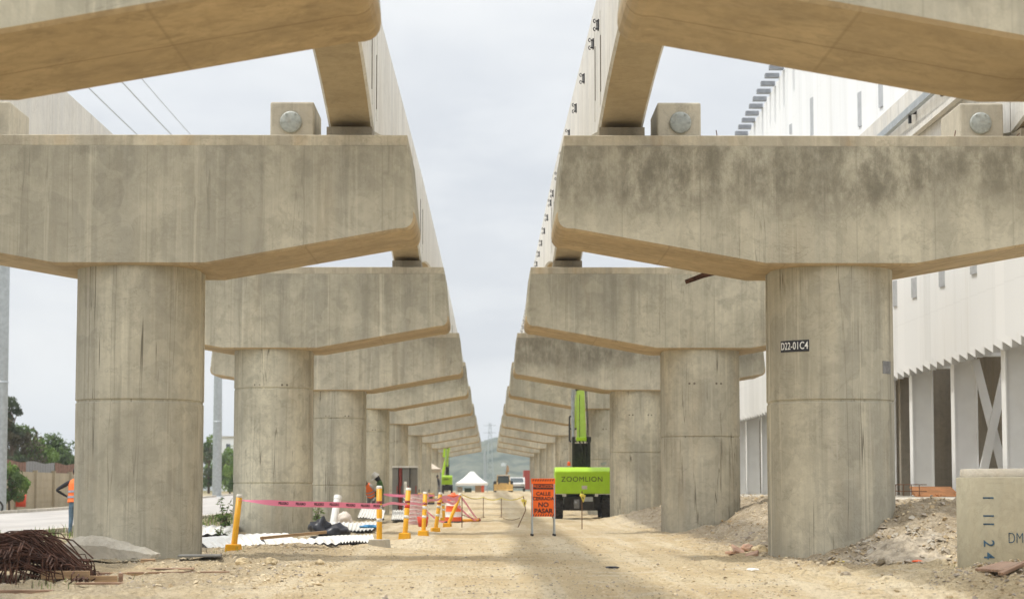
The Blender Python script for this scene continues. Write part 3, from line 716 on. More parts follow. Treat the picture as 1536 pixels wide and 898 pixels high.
def person(loc, rz, label, mats, pose, group=None, helmet=None, vest=False, mask=None, hair=None):
    """mats: skin, shirt, trousers, shoes, glove. Faces -Y before rz."""
    t = empty('person', loc, label, 'person', group, rz)
    V = Vector
    J = {'pelvis': (V((0, 0, .93)), (.150, .115)), 'belly': (V((0, -.0, 1.10)), (.145, .110)), 'chest': (V((0, .0, 1.30)), (.165, .12)), 'neck0': (V((0, .01, 1.44)), (.075, .07)),
         'neck': (V((0, .0, 1.51)), .056), 'jaw': (V((0, -.02, 1.575)), (.070, .085)), 'skull': (V((0, -.008, 1.665)), (.078, .095)), 'crown': (V((0, 0, 1.715)), (.055, .065)), 'nose': (V((0, -.112, 1.615)), .014)}
    B = [('pelvis', 'belly'), ('belly', 'chest'), ('chest', 'neck0'), ('neck0', 'neck'), ('neck', 'jaw'), ('jaw', 'skull'), ('skull', 'crown'), ('jaw', 'nose')]
    RG = {('pelvis', 'belly'): 1, ('belly', 'chest'): 1, ('chest', 'neck0'): 1, ('neck0', 'neck'): 0}
    for s, n in ((-1, 'l'), (1, 'r')):
        P = {'sh': V((s*.19, .0, 1.415)), 'el': V((s*.25, .02, 1.13)), 'wrist': V((s*.26, -.06, .88)), 'hip': V((s*.095, 0, .87)), 'knee': V((s*.11, -.03, .49)), 'ankle': V((s*.12, .03, .095)), 'heel': V((s*.12, .06, .04)), 'toe': V((s*.14, -.15, .035))}
        for k, v in pose.get(n, {}).items(): P[k] = V(v)
        rad = {'sh': .066, 'el': .046, 'wrist': (.032, .026), 'hip': .095, 'knee': .066, 'ankle': .046, 'heel': .038, 'toe': (.042, .030)}
        for k in P: J[n+k] = (P[k], rad[k])
        for a, c, r in (('neck0', n+'sh', 1), (n+'sh', n+'el', 1), (n+'el', n+'wrist', 1 if pose.get('long') else 0), ('pelvis', n+'hip', 2), (n+'hip', n+'knee', 2), (n+'knee', n+'ankle', 2), (n+'ankle', n+'heel', 3), (n+'ankle', n+'toe', 3)):
            B.append((a, c)); RG[(a, c)] = r
        hd = P['wrist']-P['el']; hand(J, B, RG, n, P['wrist'], pose.get(n+'hand', hd), pose.get(n+'side', (0, -1, .1)), 4)
    lean = pose.get('lean', (0, 0)); pv = V((0, 0, .93))
    rt = Euler((lean[0], lean[1], 0)).to_matrix()
    for k in J:
        if J[k][0].z > .95 or k[1:].startswith(('palm', 'f', 't')) and not k[1:].startswith('toe') or k in ('lwrist', 'rwrist', 'lel', 'rel'): J[k] = (pv+rt @ (J[k][0]-pv), J[k][1])
    hd = pose.get('head', (0, 0, 0)); hp = J['neck'][0]; hr = Euler(hd).to_matrix()
    for k in ('jaw', 'skull', 'crown', 'nose'): J[k] = (hp+hr @ (J[k][0]-hp), J[k][1])
    skin_body('body', J, B, mats, t, RG)
    hm = Matrix.Translation(J['skull'][0]) @ (hr @ rt).to_4x4()
    f = MB()
    for s in (-1, 1): f.lathe([(0, .016), (.012, .010), (.016, 0), (.012, -.010), (0, -.016)], 8, mat=hm @ Matrix.Translation((s*.034, -.088, -.02)))
    f.box(tuple(hm @ V((0, -.097, -.095))), (.05, .012, .012))
    f.build('eyes_and_mouth', 'letter_black', t)
    f = MB()
    for s in (-1, 1): f.lathe([(0, .030), (.016, .020), (.02, 0), (.014, -.022), (0, -.03)], 8, mat=hm @ Matrix.Translation((s*.082, .01, -.02)))
    f.build('ears', mats[0], t)
    if helmet:
        h = MB(); h.lathe([(0, .155), (.05, .148), (.095, .115), (.118, .06), (.122, .012), (.150, 0), (.150, -.008), (.118, -.004)], 20, mat=hm @ Matrix.Translation((0, 0, .015)))
        h.box(tuple(hm @ V((0, -.16, .012))), (.14, .09, .012), (hr @ rt).to_euler()); h.box(tuple(hm @ V((0, .0, .165))), (.03, .16, .025), (hr @ rt).to_euler())
        h.build('helmet', helmet, t)
    if hair:
        h = MB(); h.lathe([(0, .115), (.05, .105), (.088, .07), (.096, .02), (.085, -.03)], 16, mat=hm @ Matrix.Translation((0, .012, .015))); h.build('hair', hair, t)
    if mask:
        h = MB(); h.lathe([(.082, .05), (.098, -.01), (.096, -.08), (.075, -.13), (.085, -.20)], 16, mat=hm @ Matrix.Translation((0, -.008, -.03))); h.build('face_scarf', mask, t)
    if vest:
        vm = Matrix.Translation(pv) @ rt.to_4x4() @ Matrix.Translation(-pv)
        h = MB(); n = 20; pr = [(.20, .150, .90), (.195, .145, 1.0), (.19, .142, 1.12), (.195, .148, 1.28), (.20, .145, 1.36), (.17, .115, 1.45), (.10, .09, 1.50)]
        band = (2, 4)
        vs = [(rx*math.cos(2*PI*k/n), ry*math.sin(2*PI*k/n)*(1+.03*math.sin(k*3)), z) for rx, ry, z in pr for k in range(n)]
        h.add(vs, [(i*n+k, i*n+(k+1) % n, (i+1)*n+(k+1) % n, (i+1)*n+k) for i in range(len(pr)-1) for k in range(n)], 0, True, vm); vo = h.build('vest', 'vest', t)
        for z in (1.03, 1.17):
            h = MB(); vs = [(.203*math.cos(2*PI*k/n), .157*math.sin(2*PI*k/n), z+dz) for dz in (-.028, .028) for k in range(n)]
            h.add(vs, [(k, (k+1) % n, n+(k+1) % n, n+k) for k in range(n)], 0, True, vm); h.build('reflective_band', 'vest_band', vo)
    return t
p = at(112, 790, 56.5)
person((p.x, 56.5, ghz(p.x, 56.5)-.12), PI*.95, 'person in orange vest and jeans, hand on hip, half behind a column',
       ['skin', 'black_cloth', 'jeans', 'letter_black', 'skin'], {'long': True, 'r': {'el': (.46, .16, 1.20), 'wrist': (.24, -.02, 1.06)}, 'rhand': (-.8, -.3, -.4), 'l': {'el': (-.40, .10, 1.18), 'wrist': (-.22, -.06, 1.03)}, 'lhand': (.8, -.3, -.4), 'lean': (.12, 0)}, vest=True, hair='letter_black')
p = at(572, 780, 79.5)
person((p.x, 79.5, ghz(p.x, 79.5)), -1.25, 'person in green shirt and white helmet looking down, with dark face scarf',
       ['skin', 'green_cloth', 'grey_cloth', 'letter_black', 'white_plastic'], {'long': True, 'lean': (.16, 0), 'head': (.55, 0, 0), 'l': {'el': (-.24, -.02, 1.12), 'wrist': (-.22, -.18, .92)}, 'r': {'el': (.25, .02, 1.12), 'wrist': (.24, -.10, .86)}}, helmet='white_plastic', mask='black_cloth')
p = at(557, 772, 82)
person((p.x, 82, ghz(p.x, 82)), -.5, 'person in a grey shirt and orange vest bending forward beside the green shirted one',
       ['skin', 'light_cloth', 'grey_cloth', 'letter_black', 'skin'], {'lean': (.75, 0), 'head': (.2, 0, 0)}, vest=True, hair='letter_black')
p = at(659, 742, 172)
person((p.x, 172, ghz(p.x, 172)), -1.4, 'person in dark clothing standing under the beige canopy by the distant lime machine', ['skin', 'black_cloth', 'grey_cloth', 'letter_black', 'skin'], {'lean': (.2, 0), 'long': True}, hair='letter_black')
# ------------------------------------------------------------------ caution sign
s0 = gp(815, 804)
t = empty('caution_sign', s0, 'orange folding sign reading CALLE CERRADA NO PASAR on grey legs with black feet', 'sign', rz=.04)
b = MB(); b.box((0, 0, .90), (.57, .02, .90), (-.10, 0, 0)); pn = b.build('sign_panel', 'orange', t, .006)
def sgn(txt, size, x, z, mat='letter_black', **kw): return text_obj(txt, size, mat, pn, (x, -.0135-(.90-z)*.1003, z), (PI/2-.10, 0, 0), ext=.0015, **kw)
b = MB(); b.box((0, -.0125+(1.155-.9)*.1, 1.155), (.47, .004, .125), (-.10, 0, 0)); b.build('header_box', 'letter_black', pn)
o = sgn('PRECAUCION', .092, 0, 1.157, 'orange', bold=.001, font_scale=(.86, 1.1)); o.location.y -= .003
sgn('CALLE', .115, 0, .985, bold=.003, font_scale=(1.05, .95)); sgn('CERRADA', .115, 0, .872, bold=.003, font_scale=(.98, .95)); sgn('NO', .15, 0, .725, bold=.004, font_scale=(1.05, 1)); sgn('PASAR', .15, 0, .58, bold=.004, font_scale=(1., 1))
for z in (1.308, .485):
  b = MB()
  for k in range(9):
        x = -.245+k*.058; mt = Matrix.Translation((x, -.0125+(z-.9)*.1, z)) @ Euler((-.10, 0, 0)).to_matrix().to_4x4()
        b.add([(-.012, -.0005, -.024), (.012, -.0005, -.024), (.036, -.0005, .024), (.012, -.0005, .024)], [(0, 1, 2, 3)], mat=mt)
  b.build('hazard_stripe', 'letter_black', pn, recalc=False)
for sx in (-1, 1):
    for y0, y1 in ((-.145, .045), (.34, .06)):
        b = MB(); b.path([(sx*.262, y0, .035), (sx*.262, y1+.012, 1.36)], .019, 4); lg = b.build('leg', 'steel', t)
        b = MB(); b.box((sx*.262, y0-.002, .022), (.05, .05, .05)); b.build('rubber_foot', 'black', lg, .006)
# ------------------------------------------------------------------ self-propelled boom lift
def wheel(parent, x, y, r, w, lugs=22):
    b = MB(); mt = Matrix.Translation((x, y, r)) @ Euler((0, PI/2, 0)).to_matrix().to_4x4()
    b.lathe([(r*.55, -w/2), (r*.86, -w/2), (r*.95, -w*.36), (r*.96, 0), (r*.95, w*.36), (r*.86, w/2), (r*.55, w/2)], 32, mat=mt)
    for k in range(lugs):
        for s in (-1, 1):
            a = 2*PI*(k+.25*s)/lugs
            b.box((x+s*w*.22, y+math.cos(a)*r*.965, r+math.sin(a)*r*.965), (w*.46, .05, .06), (a, 0, 0), 0)
    o = b.build('wheel', 'black', parent)
    c = MB(); c.lathe([(0, w*.2), (r*.2, w*.22), (r*.3, w*.1), (r*.5, w*.3), (r*.56, w*.42), (r*.56, -w*.42), (r*.3, -w*.1), (0, -w*.1)], 24, mat=mt); c.build('rim', 'white_paint', o)
    return o
def boom_lift(loc, label, big=True):
    t = empty('boom_lift', loc, label, 'boom lift', 'lime boom lifts')
    for x in (-.90, .90):
        for y in (-.55, 2.0): wheel(t, x, y, .47, .34)
    b = MB(); b.box((0, .75, .66), (1.35, 3.3, .42)); b.box((0, -.55, .47), (1.5, .22, .24)); b.box((0, 2.0, .47), (1.5, .22, .24)); b.box((0, -.95, .62), (.9, .12, .5)); b.build('chassis', 'black', t, .02)
    b = MB(); b.lathe([(.5, .86), (.55, .88), (.55, 1.0), (.5, 1.02)], 24, mat=Matrix.Translation((0, .7, 0))); b.build('turntable', 'dark_steel', t)
    # rear counterweight: wide block with chamfered upper edge
    b = MB(); b.prism([(-1.12, .98), (.1, .98), (.1, 1.98), (-.92, 1.98), (-1.12, 1.82)], 'x', -1.05, 1.05); cw = b.build('counterweight', 'lime', t, .05, seg=3)
    if big:
        text_obj('ZOOMLION', .30, 'letter_black', cw, (-.02, -1.1225, 1.52), ext=.0015, bold=.0, font_scale=(.90, .88), spacing=1.12)
        b = MB(); b.box((.07, -1.128, 1.22), (.20, .012, .13)); b.build('warning_plate', 'sack', cw)
        b = MB(); b.box((-.22, -1.0, .60), (.2, .15, .34)); b.lathe([(0, .08), (.07, .08), (.09, .0), (.09, -.2)], 12, mat=Matrix.Translation((-.25, -1.05, .62)) @ Euler((PI/2, 0, 0)).to_matrix().to_4x4()); b.build('tow_coupling', 'grey_patch', t)
        b = MB(); b.box((.22, -1.0, .78), (.34, .03, .17)); b.build('number_plate', 'steel', t)
        b = MB(); b.lathe([(0, .12), (.045, .11), (.06, .07), (.06, .0)], 12, mat=Matrix.Translation((-.50, -.7, 2.08))); b.lathe([(.07, .0), (.07, -.06)], 12, mat=Matrix.Translation((-.50, -.7, 2.10))); b.build('beacon', 'orange_plastic', t)
        b = MB(); b.box((.82, -.6, 2.12), (.22, .06, .09), (0, -.2, 0)); b.path([(.8, -.6, 2.05), (.78, -.6, 2.12)], .015, 6); b.build('work_lamp', 'steel', t)
    else:
        text_obj('ZOOMLION', .24, 'letter_black', cw, (-.15, -1.1225, 1.56), ext=.0015, bold=.006, font_scale=(.8, 1))
    b = MB(); b.box((-.62, 1.1, 1.25), (.75, 1.7, .55)); b.box((.62, 1.1, 1.25), (.75, 1.7, .55)); b.build('engine_cover', 'lime', t, .04)
    # upright: black linkage, then the lower boom standing nearly vertical
    b = MB()
    for x in (-.30, .30): b.box((x, .05, 2.55), (.10, .30, 1.2), (.05, 0, 0)); b.lathe([(0, .08), (.10, .08), (.10, -.08), (0, -.08)], 14, mat=Matrix.Translation((x, .1, 3.05)) @ Euler((0, PI/2, 0)).to_matrix().to_4x4())
    b.box((0, .15, 2.45), (.5, .22, .9)); b.path([(0, -.05, 2.1), (.05, -.1, 2.6), (-.08, -.08, 3.0)], .03, 6); b.path([(.12, -.05, 2.1), (.16, -.12, 2.7), (.06, -.05, 3.0)], .025, 6)
    b.build('boom_linkage', 'black', t)
    b = MB(); mt = Matrix.Translation((.02, .2, 2.98)) @ Euler((-.10, -.015, 0)).to_matrix().to_4x4()
    b.add([(-.18, -.2, 0), (.18, -.2, 0), (.18, .24, 0), (-.18, .24, 0), (-.145, -.16, 2.02), (.145, -.16, 2.02), (.145, .2, 2.02), (-.145, .2, 2.02)], [(3, 2, 1, 0), (4, 5, 6, 7), (0, 1, 5, 4), (1, 2, 6, 5), (2, 3, 7, 6), (3, 0, 4, 7)], mat=mt)
    b.build('lower_boom', 'lime_sunlit', t, .02)
    b = MB(); b.box((-.06, -.0, 3.9), (.02, .02, 1.7)); b.path([(.20, -.06, 2.9), (.23, -.03, 3.6), (.20, .05, 4.3), (.17, .1, 4.9)], .018, 6); b.path([(.25, -.02, 2.9), (.27, .0, 3.5), (.22, .08, 4.9)], .014, 6); b.build('hydraulic_hose', 'black', t)
    b = MB(); b.box((0, .02, 3.06), (.40, .30, .14)); b.build('boom_hinge_plate', 'lime', t, .02)
    b = MB(); b.path([(-.31, .0, 3.05), (-.31, .06, 3.4)], .055, 10); b.path([(-.31, .06, 3.4), (-.31, .24, 4.75)], .07, 12); b.box((-.28, .28, 4.86), (.16, .14, .2)); b.box((-.31, .0, 3.02), (.14, .12, .24)); b.build('boom_cylinder', 'steel', t)
    b = MB(); b.box((0, .48, 5.02), (.42, .5, .16)); b.box((-.16, .3, 5.06), (.06, .2, .3)); b.box((.16, .3, 5.06), (.06, .2, .3)); b.build('boom_knuckle', 'dark_steel', t)
    b = MB(); b.box((0, 2.6, 4.35), (.30, 4.4, .34), (-.26, 0, 0)); b.build('upper_boom', 'lime', t, .02)
    b = MB()
    for z in (3.1, 3.6, 4.1):
        b.path([(-.26, 4.9, z), (.26, 4.9, z), (.26, 5.7, z), (-.26, 5.7, z), (-.26, 4.9, z)], .02, 6)
    for x in (-.26, .26):
        for y in (4.9, 5.7): b.path([(x, y, 3.1), (x, y, 4.1)], .02, 6)
    b.box((0, 5.3, 3.08), (.5, .8, .04)); b.build('work_basket', 'dark_steel', t)
    return t
p = at(874, 781, 83.2)
boom_lift((p.x, 83.2+1.1, ghz(p.x, 84)-.02), 'lime boom lift reading ZOOMLION with its rear counterweight beside a concrete column')
p = at(671, 738, 190)
o = boom_lift((p.x, 190, ghz(p.x, 190)+.15), 'small distant lime boom lift between the beige canopy and the white tent', False); o.scale = (.42, .6, .78)
b = MB(); q = at(690, 662, 197); b.box((q.x-.5, 197, q.z), (1.9, .5, .28)); b.box((q.x-1.2, 197.2, q.z-.75), (.55, .35, 1.3), (0, .12, 0))
b.path([(q.x-1.2, 197.2, q.z-1.2), (q.x-1.7, 197.2, 1.6)], .12, 8)
tag(b.build('crane_boom', 'lime'), 'lime green folded boom arm held up under a far pier cap', 'boom')
# ------------------------------------------------------------------ yellow delineator posts and tapes
def post(base, top_px, top_y, label, foot='yellow', bands=True, r=.052, maroon_top=False):
    Y = base.y; tp = at(top_px, top_y, Y); ax = tp-base; L = ax.length
    t = empty('delineator_post', base, label, 'post', 'yellow delineator posts')
    q = ax.normalized().to_track_quat('Z', 'Y').to_matrix().to_4x4()
    z0 = .10
    b = MB(); b.lathe([(r, z0-.06), (r, L-.05), (r*.96, L-.05)], 18, mat=q); b.build('tube', 'yellow', t)
    b = MB(); b.lathe([(r*1.015, L-.05), (r*1.015, L-.012), (r*.8, L), (0, L)], 18, mat=q); b.build('cap', 'maroon' if maroon_top else 'white_band', t)
    if bands:
        for z, w, mname in ((L*.70, .05, 'maroon'), (L*.70-.10, .07, 'red_band' if bands == 2 else 'white_band'), (L*.40, .06, 'white_band')):
            b = MB(); b.lathe([(r, z), (r*1.03, z), (r*1.03, z+w), (r, z+w)], 18, mat=q); b.build('reflective_band', mname, t)
    b = MB(); s = .125 if foot == 'yellow' else .18
    b.prism([(-s, -.06), (s, -.06), (s*.86, .12), (-s*.86, .12)], 'y', -s*.9, s*.9); f = b.build('foot_block', 'block' if foot != 'yellow' else 'yellow', t, .015)
    f.rotation_euler.z = random.uniform(-.3, .3)
    return tp
A = gp(350, 826); At = post(A, 359.5, 741, 'leaning yellow post on the gravel heap before the corrugated sheets', bands=False)
Bp = gp(569, 818); Bt = post(Bp, 569, 728, 'upright yellow post set in a grey concrete block, tied with pink tape', foot='grey', bands=1)
Cp = gp(607, 808); Ct = post(Cp, 613, 731, 'yellow post with a bright red band above its white band', bands=2)
Dp = gp(635, 804); Dt = post(Dp, 638, 737, 'yellow post standing beside the red bucket and pink net', bands=1)
Ep = gp(653, 797); Et = post(Ep, 661, 738, 'slightly leaning yellow post with its foot near a small stone pile')
Fp = gp(671, 790); Ft = post(Fp, 691, 740, 'strongly tilted yellow post holding pink tape and yellow ribbon', bands=False)
Gp = gp(666, 781); Gt = post(Gp, 664, 742, 'upright yellow post partly hidden behind the tilted one', bands=1)
Hp = gp(684, 779); Ht = post(Hp, 684, 748, 'short yellow post standing before the orange barrel', bands=False, r=.04)
I0 = gp(678, 783); I1 = gp(719, 782)
b = MB(); I0.z += .06; I1.z += .06; b.path([I0, I1], .055, 12); t = b.build('fallen_post', 'yellow'); tag(t, 'yellow post lying flat on the road with pink tape at its end', 'post', 'yellow delineator posts')
b = MB(); d = (I1-I0).normalized(); b.path([I1-d*.12, I1+d*.01], .058, 12); b.build('end_band', 'maroon', t)
def tape(p0, p1, w, label, sag=.05, twist=0., letters=None, mat='pink', n=26, flutter=.02):
    b = MB(); p0 = Vector(p0); p1 = Vector(p1); vs = []
    def pt(u): return p0.lerp(p1, u)+Vector((0, 0, -sag*4*u*(1-u)+flutter*.5*math.sin(u*9+p0.x)))+Vector((0, flutter*math.sin(u*11), 0))
    for k in range(n+1):
        u = k/n; c = pt(u); a = twist*max(0, 1-u*4)+.15*math.sin(u*6)
        pinch = .35+.65*min(1, min(u, 1-u)*9) if not letters else .35+.65*min(1, u*5)
        up = Vector((0, math.sin(a), math.cos(a)))*w/2*pinch
        vs += [c-up, c+up]
    b.add(vs, [(2*k, 2*k+2, 2*k+3, 2*k+1) for k in range(n)], 0, True)
    o = b.build('barrier_tape', mat, recalc=False); tag(o, label, 'tape', 'pink barrier tapes')
    if letters:
        X = (p1-p0); L = X.length; ang = math.atan2(X.y, X.x)
        for u in letters:
            me = text_mesh('PELIGRO', w*.86, .0006, (.74, .72), .0015)
            me.materials.clear(); me.materials.append(M['letter_black'])
            for v in me.vertices:
                uu = u+v.co.x/L; c = pt(uu); a = .15*math.sin(uu*6)
                v.co = c+Vector((0, math.sin(a), math.cos(a)))*v.co.y+Vector((math.sin(ang), -math.cos(ang), 0))*(.004+v.co.z)
            q = bpy.data.objects.new('lettering', me); COL.objects.link(q); q.parent = o
def along(a, b_, u): return a.lerp(b_, u)
def pz(px, py, Y): return at(px, py, Y)
tape(pz(359, 750, A.y)+Vector((0, -.06, 0)), pz(570, 758, Bp.y)+Vector((0, -.06, 0)), .10, 'pink tape printed PELIGRO strung across the two columns', .02, 1.2, [.30, .42, .55, .66, .78, .89, .985], flutter=.012)
tape(pz(569, 758, Bp.y), pz(612, 756, Cp.y), .05, 'pink tape sagging from the concrete footed post to the red banded post', -.03)
tape(pz(613, 752, Cp.y), pz(638, 753, Dp.y), .05, 'short pink tape between the red banded post and the one beside the bucket', .05)
tape(pz(638, 750, Dp.y), pz(663, 746, Ep.y), .05, 'short pink tape running up to the slightly leaning post', .03)
tape(pz(661, 744, Ep.y), pz(690, 744, Fp.y), .10, 'bunched pink tape between the leaning post and the tilted post', .06, flutter=.05)
tape(pz(663, 748, Ep.y), pz(688, 749, Fp.y), .08, 'lower bunched pink tape knotted behind the tilted post', .10, flutter=.05)
tape(pz(691, 744, Fp.y), pz(717, 780, I1.y), .09, 'upper pink tape slanting down to the fallen post', .0)
tape(pz(680, 752, Fp.y), pz(715, 781, I1.y), .07, 'lower pink tape slanting down to the fallen post', .05)
tape(pz(574, 741, 84), pz(652, 742, 84), .10, 'pink tape stretched across the grey cabinets', .04)
tape(pz(640, 765, 62), pz(668, 782, 66), .06, 'pink tape trailing to the ground behind the posts', .08)
# rods with yellow ribbon
def rod(px0, py0, px1, py1, label, ribbon=False, name='steel_stake', mat='rod', bend=0, r=.014):
    g0 = gp(px0, py0); p1 = at(px1, py1, g0.y); b = MB(); mid = g0.lerp(p1, .55)+Vector((bend, 0, 0))
    b.path([g0-Vector((0, 0, .1)), g0, mid, p1], r, 6); o = b.build(name, mat); tag(o, label, 'stake', 'thin steel stakes')
    if ribbon:
        c = MB(); q = p1-Vector((0, 0, .12)); c.box(q, (.10, .08, .07), (.3, .2, .5)); c.box(q+Vector((.06, 0, -.09)), (.035, .01, .2), (0, .3, 0)); c.box(q+Vector((.0, -.05, -.09)), (.03, .01, .18), (0, -.4, 0)); c.build('ribbon', 'rope', o)
    return p1
r1 = rod(693, 791, 693, 745, 'thin stake next to the tilted post'); r2 = rod(725, 776, 725, 745, 'thin straight stake carrying yellow ribbon over the road'); r3 = rod(752, 776, 752, 746, 'thin straight stake close to the tyre shadow strip'); r4 = rod(777, 790, 785, 744, 'bent rusty rod beside the orange sign', True, bend=.14)
rod(873, 793, 873, 736, 'orange brown stake with a yellow ribbon in front of the lime counterweight', True)
def line(pts, r, label, name, mat, cat='rope'):
    b = MB()
    for a, c in zip(pts, pts[1:]):
        n = 10; q = [a.lerp(c, k/n)-Vector((0, 0, .10*4*(k/n)*(1-k/n))) for k in range(n+1)]; b.path(q, r, 5)
    tag(b.build(name, mat), label, cat)
line([Ft, r2, r3, r4], .016, 'yellow ribbon line from the tilted post across the road to the bent rod', 'ribbon_line', 'rope')
line([at(693, 771, r1.y), at(725, 774, r2.y), at(752, 774, r3.y), at(780, 776, r4.y)], .010, 'thin dark cord strung low between the stakes across the road', 'cord_line', 'rod')
# barrel
g0 = gp(680, 783)
t = empty('traffic_barrel', g0, 'orange and white striped traffic barrel behind the tilted post', 'barrel')
for k, (z0, z1, mname) in enumerate(((0, .2, 'orange_plastic'), (.2, .38, 'white_band'), (.38, .58, 'orange_plastic'), (.58, .74, 'white_band'), (.74, .92, 'orange_plastic'))):
    b = MB(); r = .30-.02*k; b.lathe([(r+.01, z0), (r, z0+.015), (r-.015, z1-.01), (r-.01, z1)], 24); b.build('band', mname, t)
b = MB(); b.lathe([(.21, .915), (.19, .95), (.08, .96), (.06, 1.02), (0, 1.02)], 24); b.build('lid', 'orange_plastic', t)
b = MB(); b.lathe([(0, -.03), (.36, -.03), (.36, .05), (.31, .06)], 24); b.build('base_ring', 'black', t)
# pink net roll, bucket
g0 = gp(624, 786); b = MB(); n = 28; vs = []; rows = 9
for j in range(rows+1):
    for k in range(n): a = 2*PI*k/n; r = .36+.03*math.sin(a*5+j)+.02*random.random(); vs.append((r*math.cos(a), r*math.sin(a)*.8, .98*j/rows+.05*math.sin(a*2+1)*(j/rows)))
b.add(vs, [(j*n+k, j*n+(k+1) % n, (j+1)*n+(k+1) % n, (j+1)*n+k) for j in range(rows) for k in range(n)], 0, True)
o = b.build('net_roll', 'pink_net', loc=g0); tag(o, 'roll of pale pink safety netting standing behind the yellow posts', 'net roll')
b = MB()
for j in range(1, 8):
    b.path([(.40*math.cos(2*PI*k/n), .32*math.sin(2*PI*k/n), .12*j+.02*math.sin(k)) for k in range(n+1)], .012, 4)
b.build('net_band', 'canvas', o)
g0 = gp(634, 789); t = empty('bucket', g0, 'small red bucket beside the roll of pink netting', 'bucket')
b = MB(); b.lathe([(0, 0), (.13, 0), (.17, .30), (.16, .30), (.12, .02)], 20); b.build('pail', 'red', t)
b = MB(); b.path([(.17*math.cos(k*PI/10), 0, .29+.14*math.sin(k*PI/10)) for k in range(11)], .008, 5); b.build('handle', 'steel', t)
# ------------------------------------------------------------------ grey cabinets
x0 = at(588, 760, 86).x; g0 = onground(x0, 86)
for k, (dx, w, mcol, lab) in enumerate(((0, .24, 'cabinet', 'grey site cabinet at the end of the row, close to the green shirted person'), (.245, .14, 'maroon', 'narrow maroon cabinet between grey ones'), (.39, .29, 'cabinet', 'grey site cabinet with a pale paper notice'), (.685, .29, 'cabinet', 'grey site cabinet farthest from the maroon one'))):
    t = empty('site_cabinet', (g0.x+dx, 86+.12*(k % 2), g0.z-.05), lab, 'cabinet', 'row of site cabinets')
    b = MB(); b.box((w/2, .45, 1.0), (w-.012, .9, 2.0)); b.build('carcass', mcol, t, .01)
    b = MB(); b.box((w/2, -.012, 1.02), (w*.88, .022, 1.86)); d = b.build('door', mcol, t, .006)
    b = MB(); b.box((w*.82, -.035, 1.15), (.03, .03, .28)); b.build('handle', 'maroon' if mcol == 'cabinet' else 'cabinet', d)
    b = MB(); b.box((w/2, .42, 2.03), (w-.006, 1.0, .07)); b.build('roof', 'white_sheet', t)
    if k == 2: b = MB(); b.box((w*.45, -.028, 1.25), (.11, .006, .42)); b.build('notice', 'white_band', d)
# yellow generators
for px, w, lab in ((631, .70, 'yellow generator box with vents, beside the cabinets'), (646, .46, 'smaller yellow generator box beside the canopy leg')):
    Y = 135; q = at(px, 747, Y); t = empty('generator', onground(q.x, Y), lab, 'generator', 'yellow generators')
    b = MB(); b.box((0, 0, .45), (w, .9, .58)); b.build('housing', 'machine_yellow', t, .03)
    b = MB(); b.box((.03, -.455, .5), (w*.45, .02, .2)); b.build('vent_grille', 'black', t)
    b = MB(); b.box((0, 0, .10), (w*.95, .85, .12)); b.build('skid', 'black', t)
    b = MB(); b.path([(-.1, .1, .74), (-.1, .1, .95)], .03, 8); b.build('exhaust', 'dark_steel', t)
# ------------------------------------------------------------------ canopies
def tent(px0, px1, peak, eave, foot, Y, label, mname, group='site canopies'):
    a, c = at(px0, eave, Y), at(px1, eave, Y); w = c.x-a.x; cx = (a.x+c.x)/2; g0 = onground(cx, Y)
    pk = at((px0+px1)/2, peak, Y).z-g0.z; ev = a.z-g0.z
    t = empty('canopy_tent', g0, label, 'tent', group)
    n = 9; b = MB(); vs = []
    for j in range(n+1):
        for i in range(n+1):
            u, v = i/n*2-1, j/n*2-1; m = max(abs(u), abs(v)); h = ev+(pk-ev)*(1-m)**1.25*(1-.0*m)+.06*math.cos(3*u)*math.cos(3*v)*(1-m)
            vs.append((u*w/2, v*w/2, h))
    b.add(vs, [(j*(n+1)+i, j*(n+1)+i+1, (j+1)*(n+1)+i+1, (j+1)*(n+1)+i) for j in range(n) for i in range(n)], 0, True); b.build('canopy', mname, t, recalc=False)
    b = MB()
    for x0_, y0_, x1_, y1_ in ((-1, -1, 1, -1), (1, -1, 1, 1), (1, 1, -1, 1), (-1, 1, -1, -1)):
        b.add([(x0_*w/2, y0_*w/2, ev-.24), (x1_*w/2, y1_*w/2, ev-.24), (x1_*w/2, y1_*w/2, ev), (x0_*w/2, y0_*w/2, ev)], [(0, 1, 2, 3)])
    b.build('valance', mname, t, recalc=False)
    for sx in (-1, 1):
        for sy in (-1, 1):
            b = MB(); b.path([(sx*w*.485, sy*w*.485, -.1), (sx*w*.485, sy*w*.485, ev)], .035, 8); b.build('leg', 'steel', t)
tent(684, 732, 705, 724, 738, 222, 'white peaked canopy tent standing on the far road', 'canvas')
tent(606, 662, 684, 703, 742, 168, 'beige canopy tent half hidden behind a column', 'canvas_beige')
# clutter below the white canopy
for px, w, h, mname, lab in ((690, .5, .5, 'stone_grey', 'grey covered crate under the white canopy tent'), (702, .7, .38, 'leaf_dark', 'dark green tarped crate under the white canopy tent'), (717, .6, .75, 'wood', 'brown stacked crate under the white canopy tent'), (724, .3, .9, 'orange_plastic', 'orange drum under the white canopy tent')):
    q = at(px, 737, 221); b = MB(); b.box((0, 0, h/2), (w, .6, h)); b.box((0, 0, h+.02), (w*1.05, .64, .05)); b.box((0, -.31, h*.5), (w*.9, .02, .06)); tag(b.build('site_crate', mname, bevel=.02, loc=onground(q.x, 221)), lab, 'crate', 'crates under the far tent')
